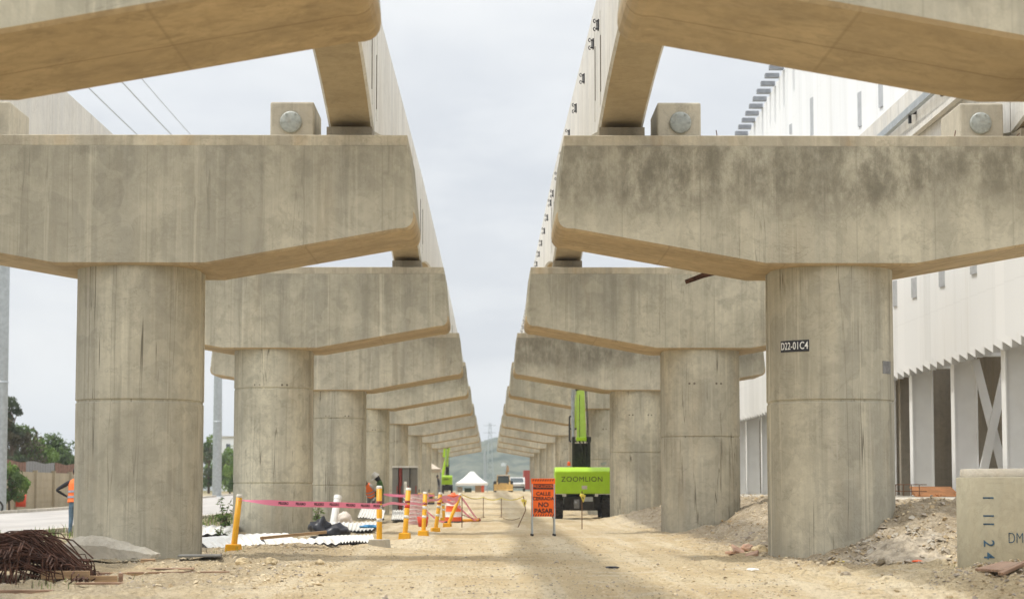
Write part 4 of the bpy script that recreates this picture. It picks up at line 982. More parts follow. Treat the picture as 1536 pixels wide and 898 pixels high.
# loader, van, red container
q = at(755, 739, 228); t = empty('wheel_loader', onground(q.x, 228), 'dusty yellow backhoe loader facing the camera on the far road', 'loader')
b = MB(); b.prism([(-.68, .75), (.68, .75), (.66, 1.15), (.55, 1.62), (-.55, 1.62), (-.66, 1.15)], 'y', -.5, .9); b.build('cab_glass', 'glass', t, .03)
b = MB(); b.box((0, .2, 1.70), (1.36, 1.6, .12)); b.build('cab_roof', 'canvas_beige', t, .03)
for x in (-1, 1):
    for y in (-.52, .9): b = MB(); b.path([(x*.70, y, .7), (x*.60, y, 1.66)], .045, 6); b.build('cab_pillar', 'machine_yellow', t)
b = MB(); b.box((0, -1.2, .62), (.8, 1.6, .55)); b.box((0, .8, .62), (1.2, 1.2, .5)); b.build('bonnet', 'machine_yellow', t, .04)
b = MB(); b.prism([(-2.9, .15), (-2.2, .12), (-2.1, .75), (-2.25, .78), (-2.35, .25)], 'x', -.98, .98); b.build('bucket', 'machine_yellow', t)
for x in (-.62, .62): b = MB(); b.path([(x, -2.2, .45), (x, -1.2, .95), (x, -.3, .85)], .08, 6); b.build('lift_arm', 'machine_yellow', t)
for x in (-.85, .85): wheel(t, x, .8, .55, .34, 16); wheel(t, x, -1.2, .42, .28, 14)
b = MB(); b.path([(.3, 1.3, .8), (.35, 1.6, 1.9), (.45, 1.2, 2.7)], .10, 6); b.box((.5, 1.1, 2.3), (.2, .3, .5)); b.build('backhoe_arm', 'wood', t)
q = at(775, 739, 236); t = empty('delivery_van', onground(q.x, 236), 'white van parked behind the loader', 'van')
b = MB(); b.prism([(-2.2, .35), (2.2, .35), (2.2, 1.45), (-.9, 1.5), (-1.4, .95), (-2.2, .85)], 'x', -.85, .85); b.build('body', 'white_car', t, .06)
b = MB(); b.add([(-.72, -1.46, 1.0), (.72, -1.46, 1.0), (.66, -1.02, 1.44), (-.66, -1.02, 1.44)], [(0, 1, 2, 3)]); b.build('windscreen', 'glass', t, recalc=False)
for x in (-.6, .6): b = MB(); b.box((x, -2.215, .72), (.26, .04, .12)); b.build('headlight', 'steel', t)
b = MB(); b.box((0, -2.24, .45), (1.6, .1, .16)); b.build('bumper', 'dark_steel', t)
for x in (-.78, .78):
    for y in (-1.4, 1.4): wheel(t, x, y, .33, .2, 1)
q = at(797, 735, 245); t = empty('shipping_container', onground(q.x, 247), 'dull red shipping container showing above the orange sign', 'container')
b = MB(); b.box((0, 0, 1.25), (1.7, 5, 2.1)); b.build('container_body', 'maroon', t, .02)
b = MB()
for x in (-.42, .42): b.box((x, -2.515, 1.25), (.76, .03, 1.9)); b.path([(x, -2.55, .35), (x, -2.55, 2.15)], .025, 6)
b.build('container_door', 'maroon', t)
# ------------------------------------------------------------------ precast pipe with stencilled figures
PX, PY, PR = 6.93, 28.9, .80
pg = min(ghz(PX-.4, PY-.6), 0.05)
t = empty('concrete_pipe', (PX, PY, 0), 'upright concrete pipe section stencilled with blue figures 1 11 24', 'pipe')
b = MB(); b.lathe([(PR-.14, 1.25), (PR-.012, 1.25), (PR, 1.238), (PR, .05), (PR-.02, -.12)], 64); b.lathe([(PR-.15, -.1), (PR-.15, 1.25)], 64); b.build('pipe_wall', 'pipe', t)
b = MB(); b.lathe([(PR-.14, 1.34), (PR-.10, 1.36), (PR-.055, 1.355), (PR-.05, 1.252)], 64); b.lathe([(PR-.148, 1.0), (PR-.145, 1.345)], 64); b.build('spigot_rim', 'slab', t)
def pipe_warp(ac, zc, rot):
    def w(co):
        x, y = (co.y, -co.x) if rot else (co.x, co.y)
        a = -PI/2+ac+x/PR; rr = PR+.003+co.z
        return Vector((rr*math.cos(a), rr*math.sin(a), zc+y))
    return w
for s_, z in (('1', .985), ('1', .755), ('1', .65), ('2', .405), ('4', .245)):
    text_obj(s_, .20, 'letter_blue', t, None, warp=pipe_warp(-.74, z, True), ext=.001, bold=.001, font_scale=(.95, 1.1))
text_obj('DM=', .155, 'letter_blue', t, None, warp=pipe_warp(-.24, .47, False), ext=.001, bold=-.002, font_scale=(.85, 1.25))
# ------------------------------------------------------------------ rebar bundle, broken slab, boards
b = MB(); rr = random.Random(3)
for k in range(150):
    y = 25.7+1.5*rr.random(); lay = rr.random(); x0 = -7.9+rr.uniform(-.3, .4); x1 = -4.97+rr.uniform(-.22, .22)-.15*lay
    top = .56-.44*lay**1.2; pts = []; ce = rr.uniform(.80, .88); wd = rr.uniform(.30, .42); ph = rr.uniform(0, 6)
    for j in range(13):
        u = j/12; x = x0+(x1-x0)*u; arch = math.exp(-((u-ce)/(wd if u < ce else .13))**2)
        pts.append((x+.012*rr.gauss(0, 1), y+.09*math.sin(u*4+ph), .04+top*(arch*.9+.1)+.014*rr.gauss(0, 1)))
    e = Vector(pts[-1]); d = rr.uniform(.05, .12); pts += [tuple(e+Vector((d, 0, .0))), tuple(e+Vector((d+.02, 0, -.05))), tuple(e+Vector((d+.015, .01, -.10-.12*rr.random())))] if k % 4 else []
    b.path(pts, rr.choice((.007, .009, .010)), 5, cap=False)
for k in range(80):
    x = -6.5+1.75*rr.random(); y = 25.6+1.5*rr.random(); h = .53*math.exp(-((x+5.40)/(.60 if x < -5.4 else .33))**2)*rr.uniform(.4, 1.05)+.06
    b.path([(x-.1, y, .0), (x, y, h*.6), (x+.12, y-.3, h), (x+.15, y-.62, h*.8), (x+.12+.05*rr.gauss(0, 1), y-.6, .02)], .0085, 5, cap=False)
for k in range(26):
    x = -5.42+.68*rr.random(); y = 25.7+.5*rr.random(); h = .42-.40*(x+5.42)/.68*.7+.05*rr.random()
    b.path([(x-.3, y+.1, h-.02), (x, y, h), (x+.05, y, h-.03), (x+.05, y, max(.02, h-.22))], .009, 5, cap=False)
tag(b.build('rebar_bundle', 'rust', recalc=False), 'tangled bundle of rusty bent reinforcing bars on the ground', 'rebar bundle')
b = MB(); n = 46; m_ = 14; vs = []
for side in (0, 1):
    for j in range(m_+1):
        for k in range(n+1):
            u = k/n; v = j/m_; x = -6.30+1.36*u+.05*noise.noise((v*4, u*3, 1+side)); y = 32.35+.85*v+.06*noise.noise((u*6, v*3, 7))
            h = .20*math.exp(-((u-.30)/.42)**2)+.10*(1-.4*max(0, u-.9)*10)
            rough = .022*noise.noise((u*7, v*5, 2))+.016*noise.noise((u*19, v*13, 5))+.010*noise.noise((u*40, v*28, 8))
            e = min(1, min(v, 1-v)*7, u*7, (1-u)*9)
            vs.append((x, y, .10+(h*(.62+.38*e)+rough if side == 0 else -.01+.02*noise.noise((u*9, v*5, 9)))))
W = n+1; o7 = (m_+1)*W
fs = [(j*W+k, j*W+k+1, (j+1)*W+k+1, (j+1)*W+k) for j in range(m_) for k in range(n)]+[(o7+j*W+k, o7+(j+1)*W+k, o7+(j+1)*W+k+1, o7+j*W+k+1) for j in range(m_) for k in range(n)]
fs += [(k, o7+k, o7+k+1, k+1) for k in range(n)]+[(j*W+n, o7+j*W+n, o7+(j+1)*W+n, (j+1)*W+n) for j in range(m_)]+[(j*W, (j+1)*W, o7+(j+1)*W, o7+j*W) for j in range(m_)]
b.add(vs, fs, 0, False); tag(b.build('broken_slab', 'slab', recalc=False), 'wedge shaped broken concrete slab at the foot of the streaked column', 'slab')
def board(px, py, L, w, th, rz, label, mat='wood_old', tilt=0., cat='board', name='timber_board', group='loose timber boards', dz=0., rx=0.):
    g0 = gp(px, py); b = MB(); b.box((0, 0, 0), (L, w, th)); o = b.build(name, mat, bevel=.005); o.location = g0+Vector((0, 0, th/2+dz+.01)); o.rotation_euler = (rx, tilt, rz)
    tag(o, label, cat, group); return o
board(98, 875, .56, .05, .095, .05, 'long pale timber beam in front of the rebar bundle', 'wood')
board(154, 874, .34, .05, .10, .02, 'short pale timber block behind the pinkish slat', 'wood')
board(181, 873, .05, .14, .10, .1, 'stubby brown timber end beside the short pale block')
board(150, 880, .54, .07, .025, .08, 'pinkish broken slat lying nearest to the camera')
board(206, 861, .80, .10, .055, .07, 'long brown timber beam lying below the broken slab', 'wood')
board(140, 862, .42, .10, .03, -.03, 'thin board whose end sits under the rebar hooks')
board(256, 856, .62, .16, .018, .05, 'flat grey brown plywood strip behind the long beam')
board(222, 846, .20, .25, .07, .1, 'brown wedge propping up the broken slab', 'wood')
board(300, 839, .62, .45, .03, .06, 'dark grey purple panel by the grooved corner of the column', 'cabinet', cat='panel', name='flat_panel', dz=.03)
board(30, 888, .7, .08, .06, .06, 'brown beam half under the rebar bundle in the corner', 'wood_old')
board(268, 862, 1.3, .03, .02, .22, 'long thin dark lath lying on the dirt beyond the boards')
board(440, 818, 1.15, .12, .05, .16, 'raw timber plank resting on the white corrugated sheets', 'wood', tilt=-.09, dz=.16)
board(1503, 861, .36, .5, .03, .35, 'pinkish plank propped against the stencilled pipe', 'wood_old', tilt=-.2, dz=.06)
board(1527, 866, .5, .08, .035, .5, 'thin reddish lath on the gravel by the stencilled pipe', 'wood_old', tilt=-.32, dz=.08)
board(1478, 850, .22, .03, .02, -.12, 'short dark iron strip at the pipe foot', 'rust', cat='strip', name='iron_strip', dz=.07)
# ------------------------------------------------------------------ corrugated roof sheets
def sheet(pA, pB, pC, pD, label, waves=11, amp=.019, bow=.12, under=True, seed=1):
    """corners near-left, near-right, far-right, far-left; flutes run A->B"""
    nu, nv = waves*6, 14; top = []; b = MB()
    for j in range(nv+1):
        v = j/nv
        for i in range(nu+1):
            u = i/nu; p = (pA.lerp(pB, u)).lerp(pD.lerp(pC, u), v)
            top.append(p+Vector((0, 0, amp*math.cos(2*PI*u*waves)+bow*math.sin(PI*v)**1.2*(1-.6*abs(u-.45))+.03*noise.noise((u*2.5+seed, v*2, 2)))))
    W = nu+1; nn = len(top)
    b.add(top, [(j*W+i, j*W+i+1, (j+1)*W+i+1, (j+1)*W+i) for j in range(nv) for i in range(nu)], 0, False)
    low = [p-Vector((0, 0, .035)) for p in top]
    b.add(low, [(j*W+i, (j+1)*W+i, (j+1)*W+i+1, j*W+i+1) for j in range(nv) for i in range(nu)], 1, False)
    edge = []
    b.add(top+low, [(j*W+nu, nn+j*W+nu, nn+(j+1)*W+nu, (j+1)*W+nu) for j in range(nv)]+[(j*W, (j+1)*W, nn+(j+1)*W, nn+j*W) for j in range(nv)]+[(i, nn+i, nn+i+1, i+1) for i in range(nu)], 1, False)
    tag(b.build('corrugated_sheet', ['white_sheet', 'sheet_under'], recalc=False), label, 'roof sheet', 'white corrugated sheets on the ground')
def G(px, py, dz): return gp(px, py)+Vector((0, 0, dz))
def onP(x, y, dz): return onground(x, y)+Vector((0, 0, dz))
sheet(onP(-5.2, 41.0, .02), onP(-3.9, 44.0, .06), onP(-4.7, 50.5, .12), onP(-6.6, 47.5, .04), 'large white corrugated sheet bowed up before the second column', 12, bow=.10)
sheet(onP(-4.0, 39.6, .06), onP(-2.75, 40.5, .09), onP(-3.0, 42.6, .16), onP(-4.3, 41.6, .12), 'small white corrugated sheet with dark underside on the gravel heap', 9, bow=.05, seed=4)
sheet(onP(-3.15, 43.2, .06), onP(-2.3, 44.2, .05), onP(-2.6, 48.6, .12), onP(-3.9, 48.0, .12), 'white corrugated sheet with jagged dark edge beside the blue wrapper', 15, bow=.05, seed=7)
sheet(onP(-4.2, 56.0, .08), onP(-3.0, 57.0, .07), onP(-3.2, 64.0, .20), onP(-4.8, 63.0, .20), 'white sheet leaning beneath the leaning pipe and pale sack', 13, bow=.06, seed=9)
sheet(onP(-4.25, 71., .20), onP(-3.45, 71.5, .16), onP(-3.55, 75.0, .42), onP(-4.35, 75., .50), 'white sheet propped up at the knees of the green shirted person', 9, bow=.02, seed=11)
sheet(onP(-3.3, 74., .12), onP(-2.7, 74.5, .10), onP(-2.75, 82.0, .34), onP(-3.6, 82., .36), 'white sheet lying before the cabinets', 9, bow=.04, seed=13)
sheet(onP(-7.2, 50, .12), onP(-5.9, 51, .1), onP(-6.4, 57.0, .22), onP(-8.0, 56.0, .22), 'narrow white sheet half hidden beside the leaning post', 7, bow=.03, seed=15)
# bag, sack, pvc pipe, blue wrapper
def lump(name, c, s, mat, label, cat, seed=0, amp=.25, sub=3, group=None, fr=1.6, rz=0.):
    bm = bmesh.new(); bmesh.ops.create_icosphere(bm, subdivisions=sub, radius=1)
    for v in bm.verts:
        d = 1+amp*noise.noise(v.co*fr+Vector((seed*3.1, seed, 0)))+amp*.5*noise.noise(v.co*fr*2.3+Vector((seed, 5, seed)))
        v.co = Vector((v.co.x*s[0], v.co.y*s[1], max(-.4, v.co.z)*s[2]))*d
    me = bpy.data.meshes.new(name); bm.to_mesh(me); bm.free(); me.materials.append(M[mat])
    if name in ('plastic_bag', 'sack'):
        for p in me.polygons: p.use_smooth = True
    o = bpy.data.objects.new(name, me); COL.objects.link(o); o.location = c; o.rotation_euler.z = rz
    return tag(o, label, cat, group) if label else o
g0 = gp(480, 806); lump('plastic_bag', g0+Vector((0, 0, .16)), (.22, .3, .26), 'bag', 'crumpled black plastic bag touching the second column', 'bag', 2, .5)
g0 = gp(502, 806); lump('plastic_bag', g0+Vector((.0, 0, .12)), (.36, .35, .20), 'bag', 'flat black plastic bag spilling onto the white sheets', 'bag', 5, .4)
g0 = gp(515, 788); lump('sack', g0+Vector((0, 0, .14)), (.30, .3, .26), 'sack', 'pale lumpy sack at the foot of the leaning white pipe', 'sack', 8, .35)
q0 = gp(499, 789); q1 = at(507, 744, q0.y+.5); b = MB(); b.path([q0, q1], .11, 20, cap=False); b.path([q1, q0], .095, 20, cap=False)
d = (q1-q0).normalized(); b.path([q1-d*.12, q1], .122, 20); tag(b.build('plastic_pipe', 'pvc'), 'white plastic pipe leaning against a column behind the pink tape', 'pipe')
g0 = gp(555, 806); lump('plastic_wrapper', g0+Vector((0, 0, .24)), (.25, .12, .05), 'blue', 'crumpled blue wrapper on a white corrugated sheet', 'wrapper', 3, .5)
# ------------------------------------------------------------------ stones, bricks, rubble
def stone(px, py, s, label, mat='stone', seed=0, name='stone', cat='stone', flat=.75): 
    g0 = gp(px, py); lump(name, g0+Vector((0, 0, s*.25)), (s, s*.8, s*flat), mat, label, cat, seed, .35, 3, 'loose stones')
stone(1140, 832, .135, 'rounded yellowish stone beside the column corner', 'stone', 1)
stone(1225, 806, .10, 'angular pale stone slab resting on the gravel slope against the column', 'stone_grey', 4, flat=.5)
stone(1268, 865, .065, 'single dark grey stone on the sandy road near the rubble heap', 'stone_grey', 6)
stone(1120, 826, .12, 'brown broken stone wedged behind the yellowish one', 'brick', 9)
stone(1148, 821, .13, 'flat grey stone at the corner of the numbered column', 'stone_grey', 11, flat=.5)
stone(363, 845, .10, 'pale stone on the ground below the leaning yellow post', 'stone', 12)
stone(480, 845, .08, 'small pale stone near the middle of the shadow band', 'stone', 13)
stone(405, 849, .10, 'pale stone in the row of rubble along the road edge', 'stone', 14)
stone(835, 842, .035, 'tiny pebble standing out in the shadow strip', 'stone_grey', 15)
for k, (px, py, rx, lab) in enumerate(((1108, 833, .9, 'tilted clay brick slab beside the rounded stone'), (1128, 836, -.5, 'broken clay brick lying before the rounded stone'), (1098, 831, .1, 'flat clay brick chip at the edge of the road'))):
    g0 = gp(px, py); b = MB(); b.box((0, 0, 0), (.24-.05*k, .22, .05)); o = b.build('brick_fragment', 'brick', bevel=.012, loc=g0+Vector((0, 0, .07-.02*k))); o.rotation_euler = (rx*.6, .5*rx, .4+k); tag(o, lab, 'brick', 'brick fragments')
def scatter(name, n, fn, mats, seed, kind='stuff'):
    rr = random.Random(seed); b = MB()
    base = [(0, 0, 1), (.9, 0, .1), (.28, .85, .0), (-.72, .53, .1), (-.7, -.55, -.05), (.3, -.9, .1), (0, 0, -.6)]
    fs = [(0, 1, 2), (0, 2, 3), (0, 3, 4), (0, 4, 5), (0, 5, 1), (6, 2, 1), (6, 3, 2), (6, 4, 3), (6, 5, 4), (6, 1, 5)]
    for _ in range(n):
        x, y, s = fn(rr)
        if s <= 0: continue
        z = ghz(x, y); rot = Euler((rr.uniform(-.6, .6), rr.uniform(-.6, .6), rr.uniform(0, 6.28))).to_matrix()
        sx, sy, sz = s*rr.uniform(.7, 1.3), s*rr.uniform(.6, 1.1), s*rr.uniform(.35, .8)
        vs = [rot @ Vector((p[0]*sx*rr.uniform(.8, 1.2), p[1]*sy*rr.uniform(.8, 1.2), p[2]*sz))+Vector((x, y, z+sz*.15)) for p in base]
        b.add(vs, fs, rr.randrange(len(mats)))
    return tag(b.build(name, mats, recalc=False), kind=kind)
def fn_road(rr):
    y = 19+30*rr.random()**1.5; x = rr.uniform(-4.6, 4.8)*(y/34 if y < 34 else 1); return x, y, .006+.016*rr.random()**3.+(.018 if rr.random() < .03 else 0)
M['pebble_a'] = simple('pebble_pale', (.60, .50, .34), .95, 0, .2); M['pebble_b'] = simple('pebble_brown', (.42, .32, .19), .95, 0, .25); M['pebble_c'] = simple('pebble_grey', (.36, .31, .25), .95, 0, .25)
scatter('gravel', 14000, fn_road, ['pebble_a', 'pebble_a', 'pebble_b', 'pebble_c'], 11)
def fn_berm(rr):
    y = 30.5+50*rr.random()**1.6; x = rr.uniform(4.2, 8.0)
    if rr.random() > sm(3.9, 5.4, x): return x, y, 0
    if (x-5.55)**2+(y-35.7)**2 < .5: return x, y, 0
    return x, y, .010+.036*rr.random()**2.5+(.06 if rr.random() < .014 else 0)
scatter('berm_rubble', 11000, fn_berm, ['pebble_a', 'pebble_b', 'pebble_a', 'pebble_b', 'pebble_c'], 12)
def fn_verge(rr):
    y = 24+26*rr.random(); x = -1.9-3.6*rr.random()-.03*(y-24); 
    return x, y, (.010+.035*rr.random()**3)*(1 if noise.noise((x*.9, y*.6, 3)) > -.1 else .4)
scatter('verge_gravel', 5200, fn_verge, ['pebble_a', 'pebble_a', 'pebble_c', 'pebble_b'], 13)
def fn_heap(rr):
    a = rr.gauss(0, .42); c = rr.gauss(0, .9); return 6.05+a, 32.2+c, .015+.07*rr.random()**2.5
scatter('concrete_rubble', 900, fn_heap, ['stone_grey', 'slab', 'pebble_c'], 14)
def fn_corner(rr): return 5.9+rr.gauss(0, .7), 24.2+rr.gauss(0, 1.6), .010+.03*rr.random()**2
scatter('corner_gravel', 2600, fn_corner, ['pebble_c', 'pebble_c', 'pebble_b', 'pebble_a'], 15)
# crumpled cement skin and scraps on the rubble heap
b = MB(); n = 34; vs = []
for j in range(n+1):
    for i in range(n+1):
        u, v = i/n-.5, j/n-.5; x = 6.0+1.35*u+.1*noise.noise((v*5, u*3, 1)); y = 32.3+2.4*v
        h = .15*math.exp(-((u*2.3)**2+(v*2.3)**2))-.05+.05*noise.noise((u*7, v*7, 3))+.05*noise.noise((u*17, v*17, 5))+.03*noise.noise((u*43, v*43, 6))
        vs.append((x, y, ghz(x, y, False)+h))
b.add(vs, [(j*(n+1)+i, j*(n+1)+i+1, (j+1)*(n+1)+i+1, (j+1)*(n+1)+i) for j in range(n) for i in range(n)], 0, False)
tag(b.build('rubble_heap', 'stone_grey', recalc=False), 'low grey heap of broken mortar in front of the dirt berm', 'rubble heap')
for k, (px, py, mat, lab, s) in enumerate(((1375, 846, 'orange_plastic', 'orange plastic scrap on the grey rubble heap', .09), (1262, 846, 'rope', 'yellowish scrap at the tip of the rubble heap', .05), (1345, 832, 'blue', 'blue plastic shred on the grey rubble heap', .06), (1130, 858, 'canvas', 'white paper scrap lying on the sandy road', .09), (918, 852, 'bag', 'dark rag lying flat on the sandy road', .10), (1218, 828, 'orange_plastic', 'reddish scrap among the gravel beside the column', .05))):
    g0 = gp(px, py); lump('litter_scrap', g0+Vector((0, 0, .02)), (s, s*.6, s*.22), mat, lab, 'litter', k+20, .6, 2, 'scraps of litter')
rb = MB(); a, c = at(1268, 802, 35.0), at(1322, 828, 33.6); rb.path([a, a.lerp(c, .5)+Vector((0, 0, .03)), c], .010, 5); tag(rb.build('bent_rod', 'rod'), 'thin rusty rod lying down the gravel slope', 'rod')
rb = MB(); a, c = at(1393, 815, 33.5), at(1425, 838, 32.2); rb.path([a, a.lerp(c, .5)+Vector((0, 0, .05)), c], .012, 5); tag(rb.build('bent_rod', 'rust'), 'dark rusty rod sticking out above the grey rubble heap', 'rod')
# ------------------------------------------------------------------ plants
def blades(name, n, fn, mats, seed, hmin, hmax, label=None):
    rr = random.Random(seed); b = MB()
    for _ in range(n):
        x, y = fn(rr); z = ghz(x, y); h = rr.uniform(hmin, hmax); a = rr.uniform(0, 6.28); w = h*.05
        d = Vector((math.cos(a), math.sin(a), 0)); s = Vector((-d.y, d.x, 0))*w; t1 = d*h*.25*rr.random(); t2 = d*h*.7*rr.random()
        p = Vector((x, y, z)); b.add([p-s, p+s, p+t1+s*.8+Vector((0, 0, h*.6)), p+t1-s*.8+Vector((0, 0, h*.6)), p+t2+Vector((0, 0, h))], [(0, 1, 2, 3), (3, 2, 4)], rr.randrange(len(mats)))
    return tag(b.build(name, mats, recalc=False), kind='stuff')
def fn_g(rr):
    c = rr.choice([(-4.85, 25.2), (-4.9, 24.4), (-4.5, 26.5), (-4.55, 37.6), (-4.4, 38.2), (6.35, 28.1), (6.1, 28.0)]); return c[0]+rr.gauss(0, .18), c[1]+rr.gauss(0, .3)
blades('grass', 110, fn_g, ['leaf', 'leaf_brown', 'leaf_light'], 21, .04, .11)
def fn_v(rr): return rr.uniform(-11., -6.6), 48+90*rr.random()
blades('verge_grass', 5000, fn_v, ['leaf_light', 'leaf', 'leaf_brown'], 22, .06, .28)
def leafcloud(b, c, R, n, size, rr, mi=0, squash=.8):
    for _ in range(n):
        while True:
            q = Vector((rr.uniform(-1, 1), rr.uniform(-1, 1), rr.uniform(-1, 1)))
            if q.length < 1 and q.length > rr.random()*.75: break
        p = Vector(c)+Vector((q.x*R, q.y*R, q.z*R*squash))
        rot = Euler((rr.uniform(0, 6.3), rr.uniform(0, 6.3), rr.uniform(0, 6.3))).to_matrix(); s = size*rr.uniform(.6, 1.3)
        b.add([p+rot @ Vector(v) for v in ((-s, 0, 0), (0, -s*.45, s*.1), (s, 0, 0), (0, s*.45, s*.1))], [(0, 1, 2, 3)], mi)
def tree(loc, H, R, label, mats, seed, group, n=2600, leaf=.16, clumps=16, trunk_h=.35, cat='tree', name='tree', low=.30):
    rr = random.Random(seed); t = empty(name, loc, label, cat, group)
    b = MB(); top = Vector((rr.uniform(-.2, .2), 0, H*.72)); b.path([(0, 0, -.3), (.05*H*rr.uniform(-.5, .5), 0, H*trunk_h), top], [H*.028, H*.02, H*.008], 9)
    cs = []
    for k in range(clumps):
        a = rr.uniform(0, 6.28); z = H*(low+(1-low)*rr.random()); rad = R*math.sin(PI*min(.97, max(.12, (z/H-low*.55)/(1-low*.55))))**.7*rr.uniform(.25, .95)
        c = Vector((rad*math.cos(a), rad*math.sin(a), z)); cs.append(c)
        s0 = Vector((0, 0, min(c.z*.75, H*.65))); b.path([s0, s0.lerp(c, .55)+Vector((0, 0, .03*H)), c], [H*.009, H*.006, H*.002], 5, cap=False)
    b.build('trunk', 'trunk', t)
    f = MB()
    for c in cs: leafcloud(f, c, R*rr.uniform(.26, .46), n//clumps, leaf, rr, rr.randrange(len(mats)))
    f.build('crown', mats, t, recalc=False); return t
TG = 'trees behind the block wall'
for px, py, Y, H, R, mats, lab, sd in ((15, 764, 150, 7.0, 1.1, ['leaf_dark', 'leaf_brown'], 'tall dark brownish tree behind the block wall beside the steel pole', 1), (34, 764, 158, 4.9, 2.0, ['leaf_dark', 'leaf_brown', 'leaf'], 'dark mid height tree next to the tallest one behind the wall', 2), (75, 764, 165, 4.4, 2.0, ['leaf', 'leaf', 'leaf_dark'], 'round green tree behind the block wall', 3), (52, 764, 160, 4.1, 1.6, ['leaf', 'leaf_light'], 'lighter green tree between the dark tree and the round one', 4), (102, 764, 172, 3.1, 1.2, ['leaf', 'leaf_dark'], 'low green tree at the wall, closest to the streaked column', 5)):
    q = at(px, py, Y); tree((q.x, Y, base_h(Y)), H, R, lab, mats, sd, TG, n=3600, leaf=.15, clumps=30, low=.18)
q = at(65, 700, 152); tree((q.x, 152, .5), 2.4, .8, 'small magenta flowering bush above the wall', ['leaf_pink', 'leaf'], 6, None, 700, .09, 8, name='flowering_bush', cat='bush', low=.5)
q = at(14, 770, 104); tree((q.x, 104, .1), 2.3, .85, 'light green leafy bush in front of the block wall', ['leaf_light', 'leaf'], 7, None, 1100, .13, 12, name='bush', cat='bush', low=.25)
for k, (px, Y, H, R) in enumerate(((313, 206, 5.2, 1.6), (330, 214, 3.4, 1.7), (345, 204, 3.9, 1.7), (352, 198, 3.0, 1.4), (300, 222, 4.2, 2.0))):
    q = at(px, 752, Y); tree((q.x, Y, base_h(Y)), H, R, ['taller green bush at the edge of the streaked column, by the far road', 'low green bush behind the foot of the steel pole', 'bright green bush beside the steel pole', 'green bush touching the outline of the second column', 'broad green bush behind the streaked column'][k], ['leaf', 'leaf_light', 'leaf_light'] if k in (2, 3) else ['leaf', 'leaf_dark', 'leaf_light'], 30+k, 'bushes by the far road', 1500, .16, 14, name='bush', cat='bush', low=.12)
def weed(px, py, H, label, seed, n=9, sp=.28):
    g0 = gp(px, py); t = empty('young_plant', g0, label, 'plant', 'young plants beside the columns'); rr = random.Random(seed); f = MB(); s = MB()
    for k in range(n):
        a = rr.uniform(0, 6.28); tip = Vector((sp*rr.uniform(.3, 1)*math.cos(a), sp*rr.uniform(.3, 1)*math.sin(a), H*rr.uniform(.45, 1)))
        s.path([(0, 0, -.05), (tip.x*.3, tip.y*.3, tip.z*.6), tip], [.012, .008, .003], 5, cap=False)
        for j in range(12):
            u = rr.uniform(.35, 1.05); c = Vector((tip.x*u, tip.y*u, tip.z*(u if u < 1 else 1))); b_ = rr.uniform(0, 6.28); L = H*.15*rr.uniform(.7, 1.3)
            d = Vector((math.cos(b_), math.sin(b_), rr.uniform(-.7, .2))).normalized(); w = d.orthogonal().normalized()*L*.17
            f.add([c, c+d*L*.5+w, c+d*L, c+d*L*.5-w], [(0, 1, 2, 3)], rr.randrange(2))
    s.build('stem', 'trunk', t); f.build('leaves', ['leaf', 'leaf_light'], t, recalc=False)
weed(336, 800, .95, 'young leafy sapling between the streaked column and the leaning post', 41, 11, .30); weed(330, 806, .42, 'low leafy weed under the young sapling', 42, 9, .25); weed(476, 792, .75, 'leafy weed growing beside the second column near the black bag', 43, 9, .16); weed(480, 760, .5, 'leafy twig with its leaves against the third column', 44, 5, .22)
# ------------------------------------------------------------------ perimeter wall, poles, wires, house
t = empty('block_wall', (0, 0, 0), 'tan concrete block wall with posts along the far side of the grey road', 'wall')
b = MB(); wy0, wy1 = 96, 162; b.box((-25, (wy0+wy1)/2, 1.0), (.2, wy1-wy0, 2.15)); 
for z in (.45, .85, 1.25, 1.65): b.box((-24.895, (wy0+wy1)/2, z), (.02, wy1-wy0, .015))
b.build('block_panel', 'plaster', t)
y = wy0
while y < wy1+1: c = MB(); c.box((-24.9, y, 1.03), (.28, .26, 2.3)); c.build('wall_post', 'plaster', t); y += 5.
for y0, y1, mname in ((96, 119, 'rust_light'), (119.2, 127, 'grey_patch'), (127.2, 162, 'rust_light')):
    c = MB(); 
    n = int((y1-y0)/.35); vs = []
    for k in range(n+1):
        yy = y0+(y1-y0)*k/n; xx = -25.02+.04*(k % 2); vs += [(xx, yy, 2.06), (xx, yy, 2.62+.05*math.sin(yy)), (xx-.01, yy, 2.06), (xx-.01, yy, 2.62+.05*math.sin(yy))]
    fs = []
    for k in range(n): fs += [(4*k, 4*k+4, 4*k+5, 4*k+1), (4*k+2, 4*k+3, 4*k+7, 4*k+6), (4*k+1, 4*k+5, 4*k+7, 4*k+3)]
    c.add(vs, fs); c.build('sheet_strip', mname, t, recalc=False)
g0 = Vector((-24.4, 0, 0)); q = at(31, 760, 112); o = MB(); o.lathe([(0, 0), (.26, 0), (.28, .62), (.25, .62), (.22, .05)], 16); tag(o.build('oil_drum', 'red', loc=(q.x, 112, .25)), 'red drum standing at the foot of the block wall', 'drum')
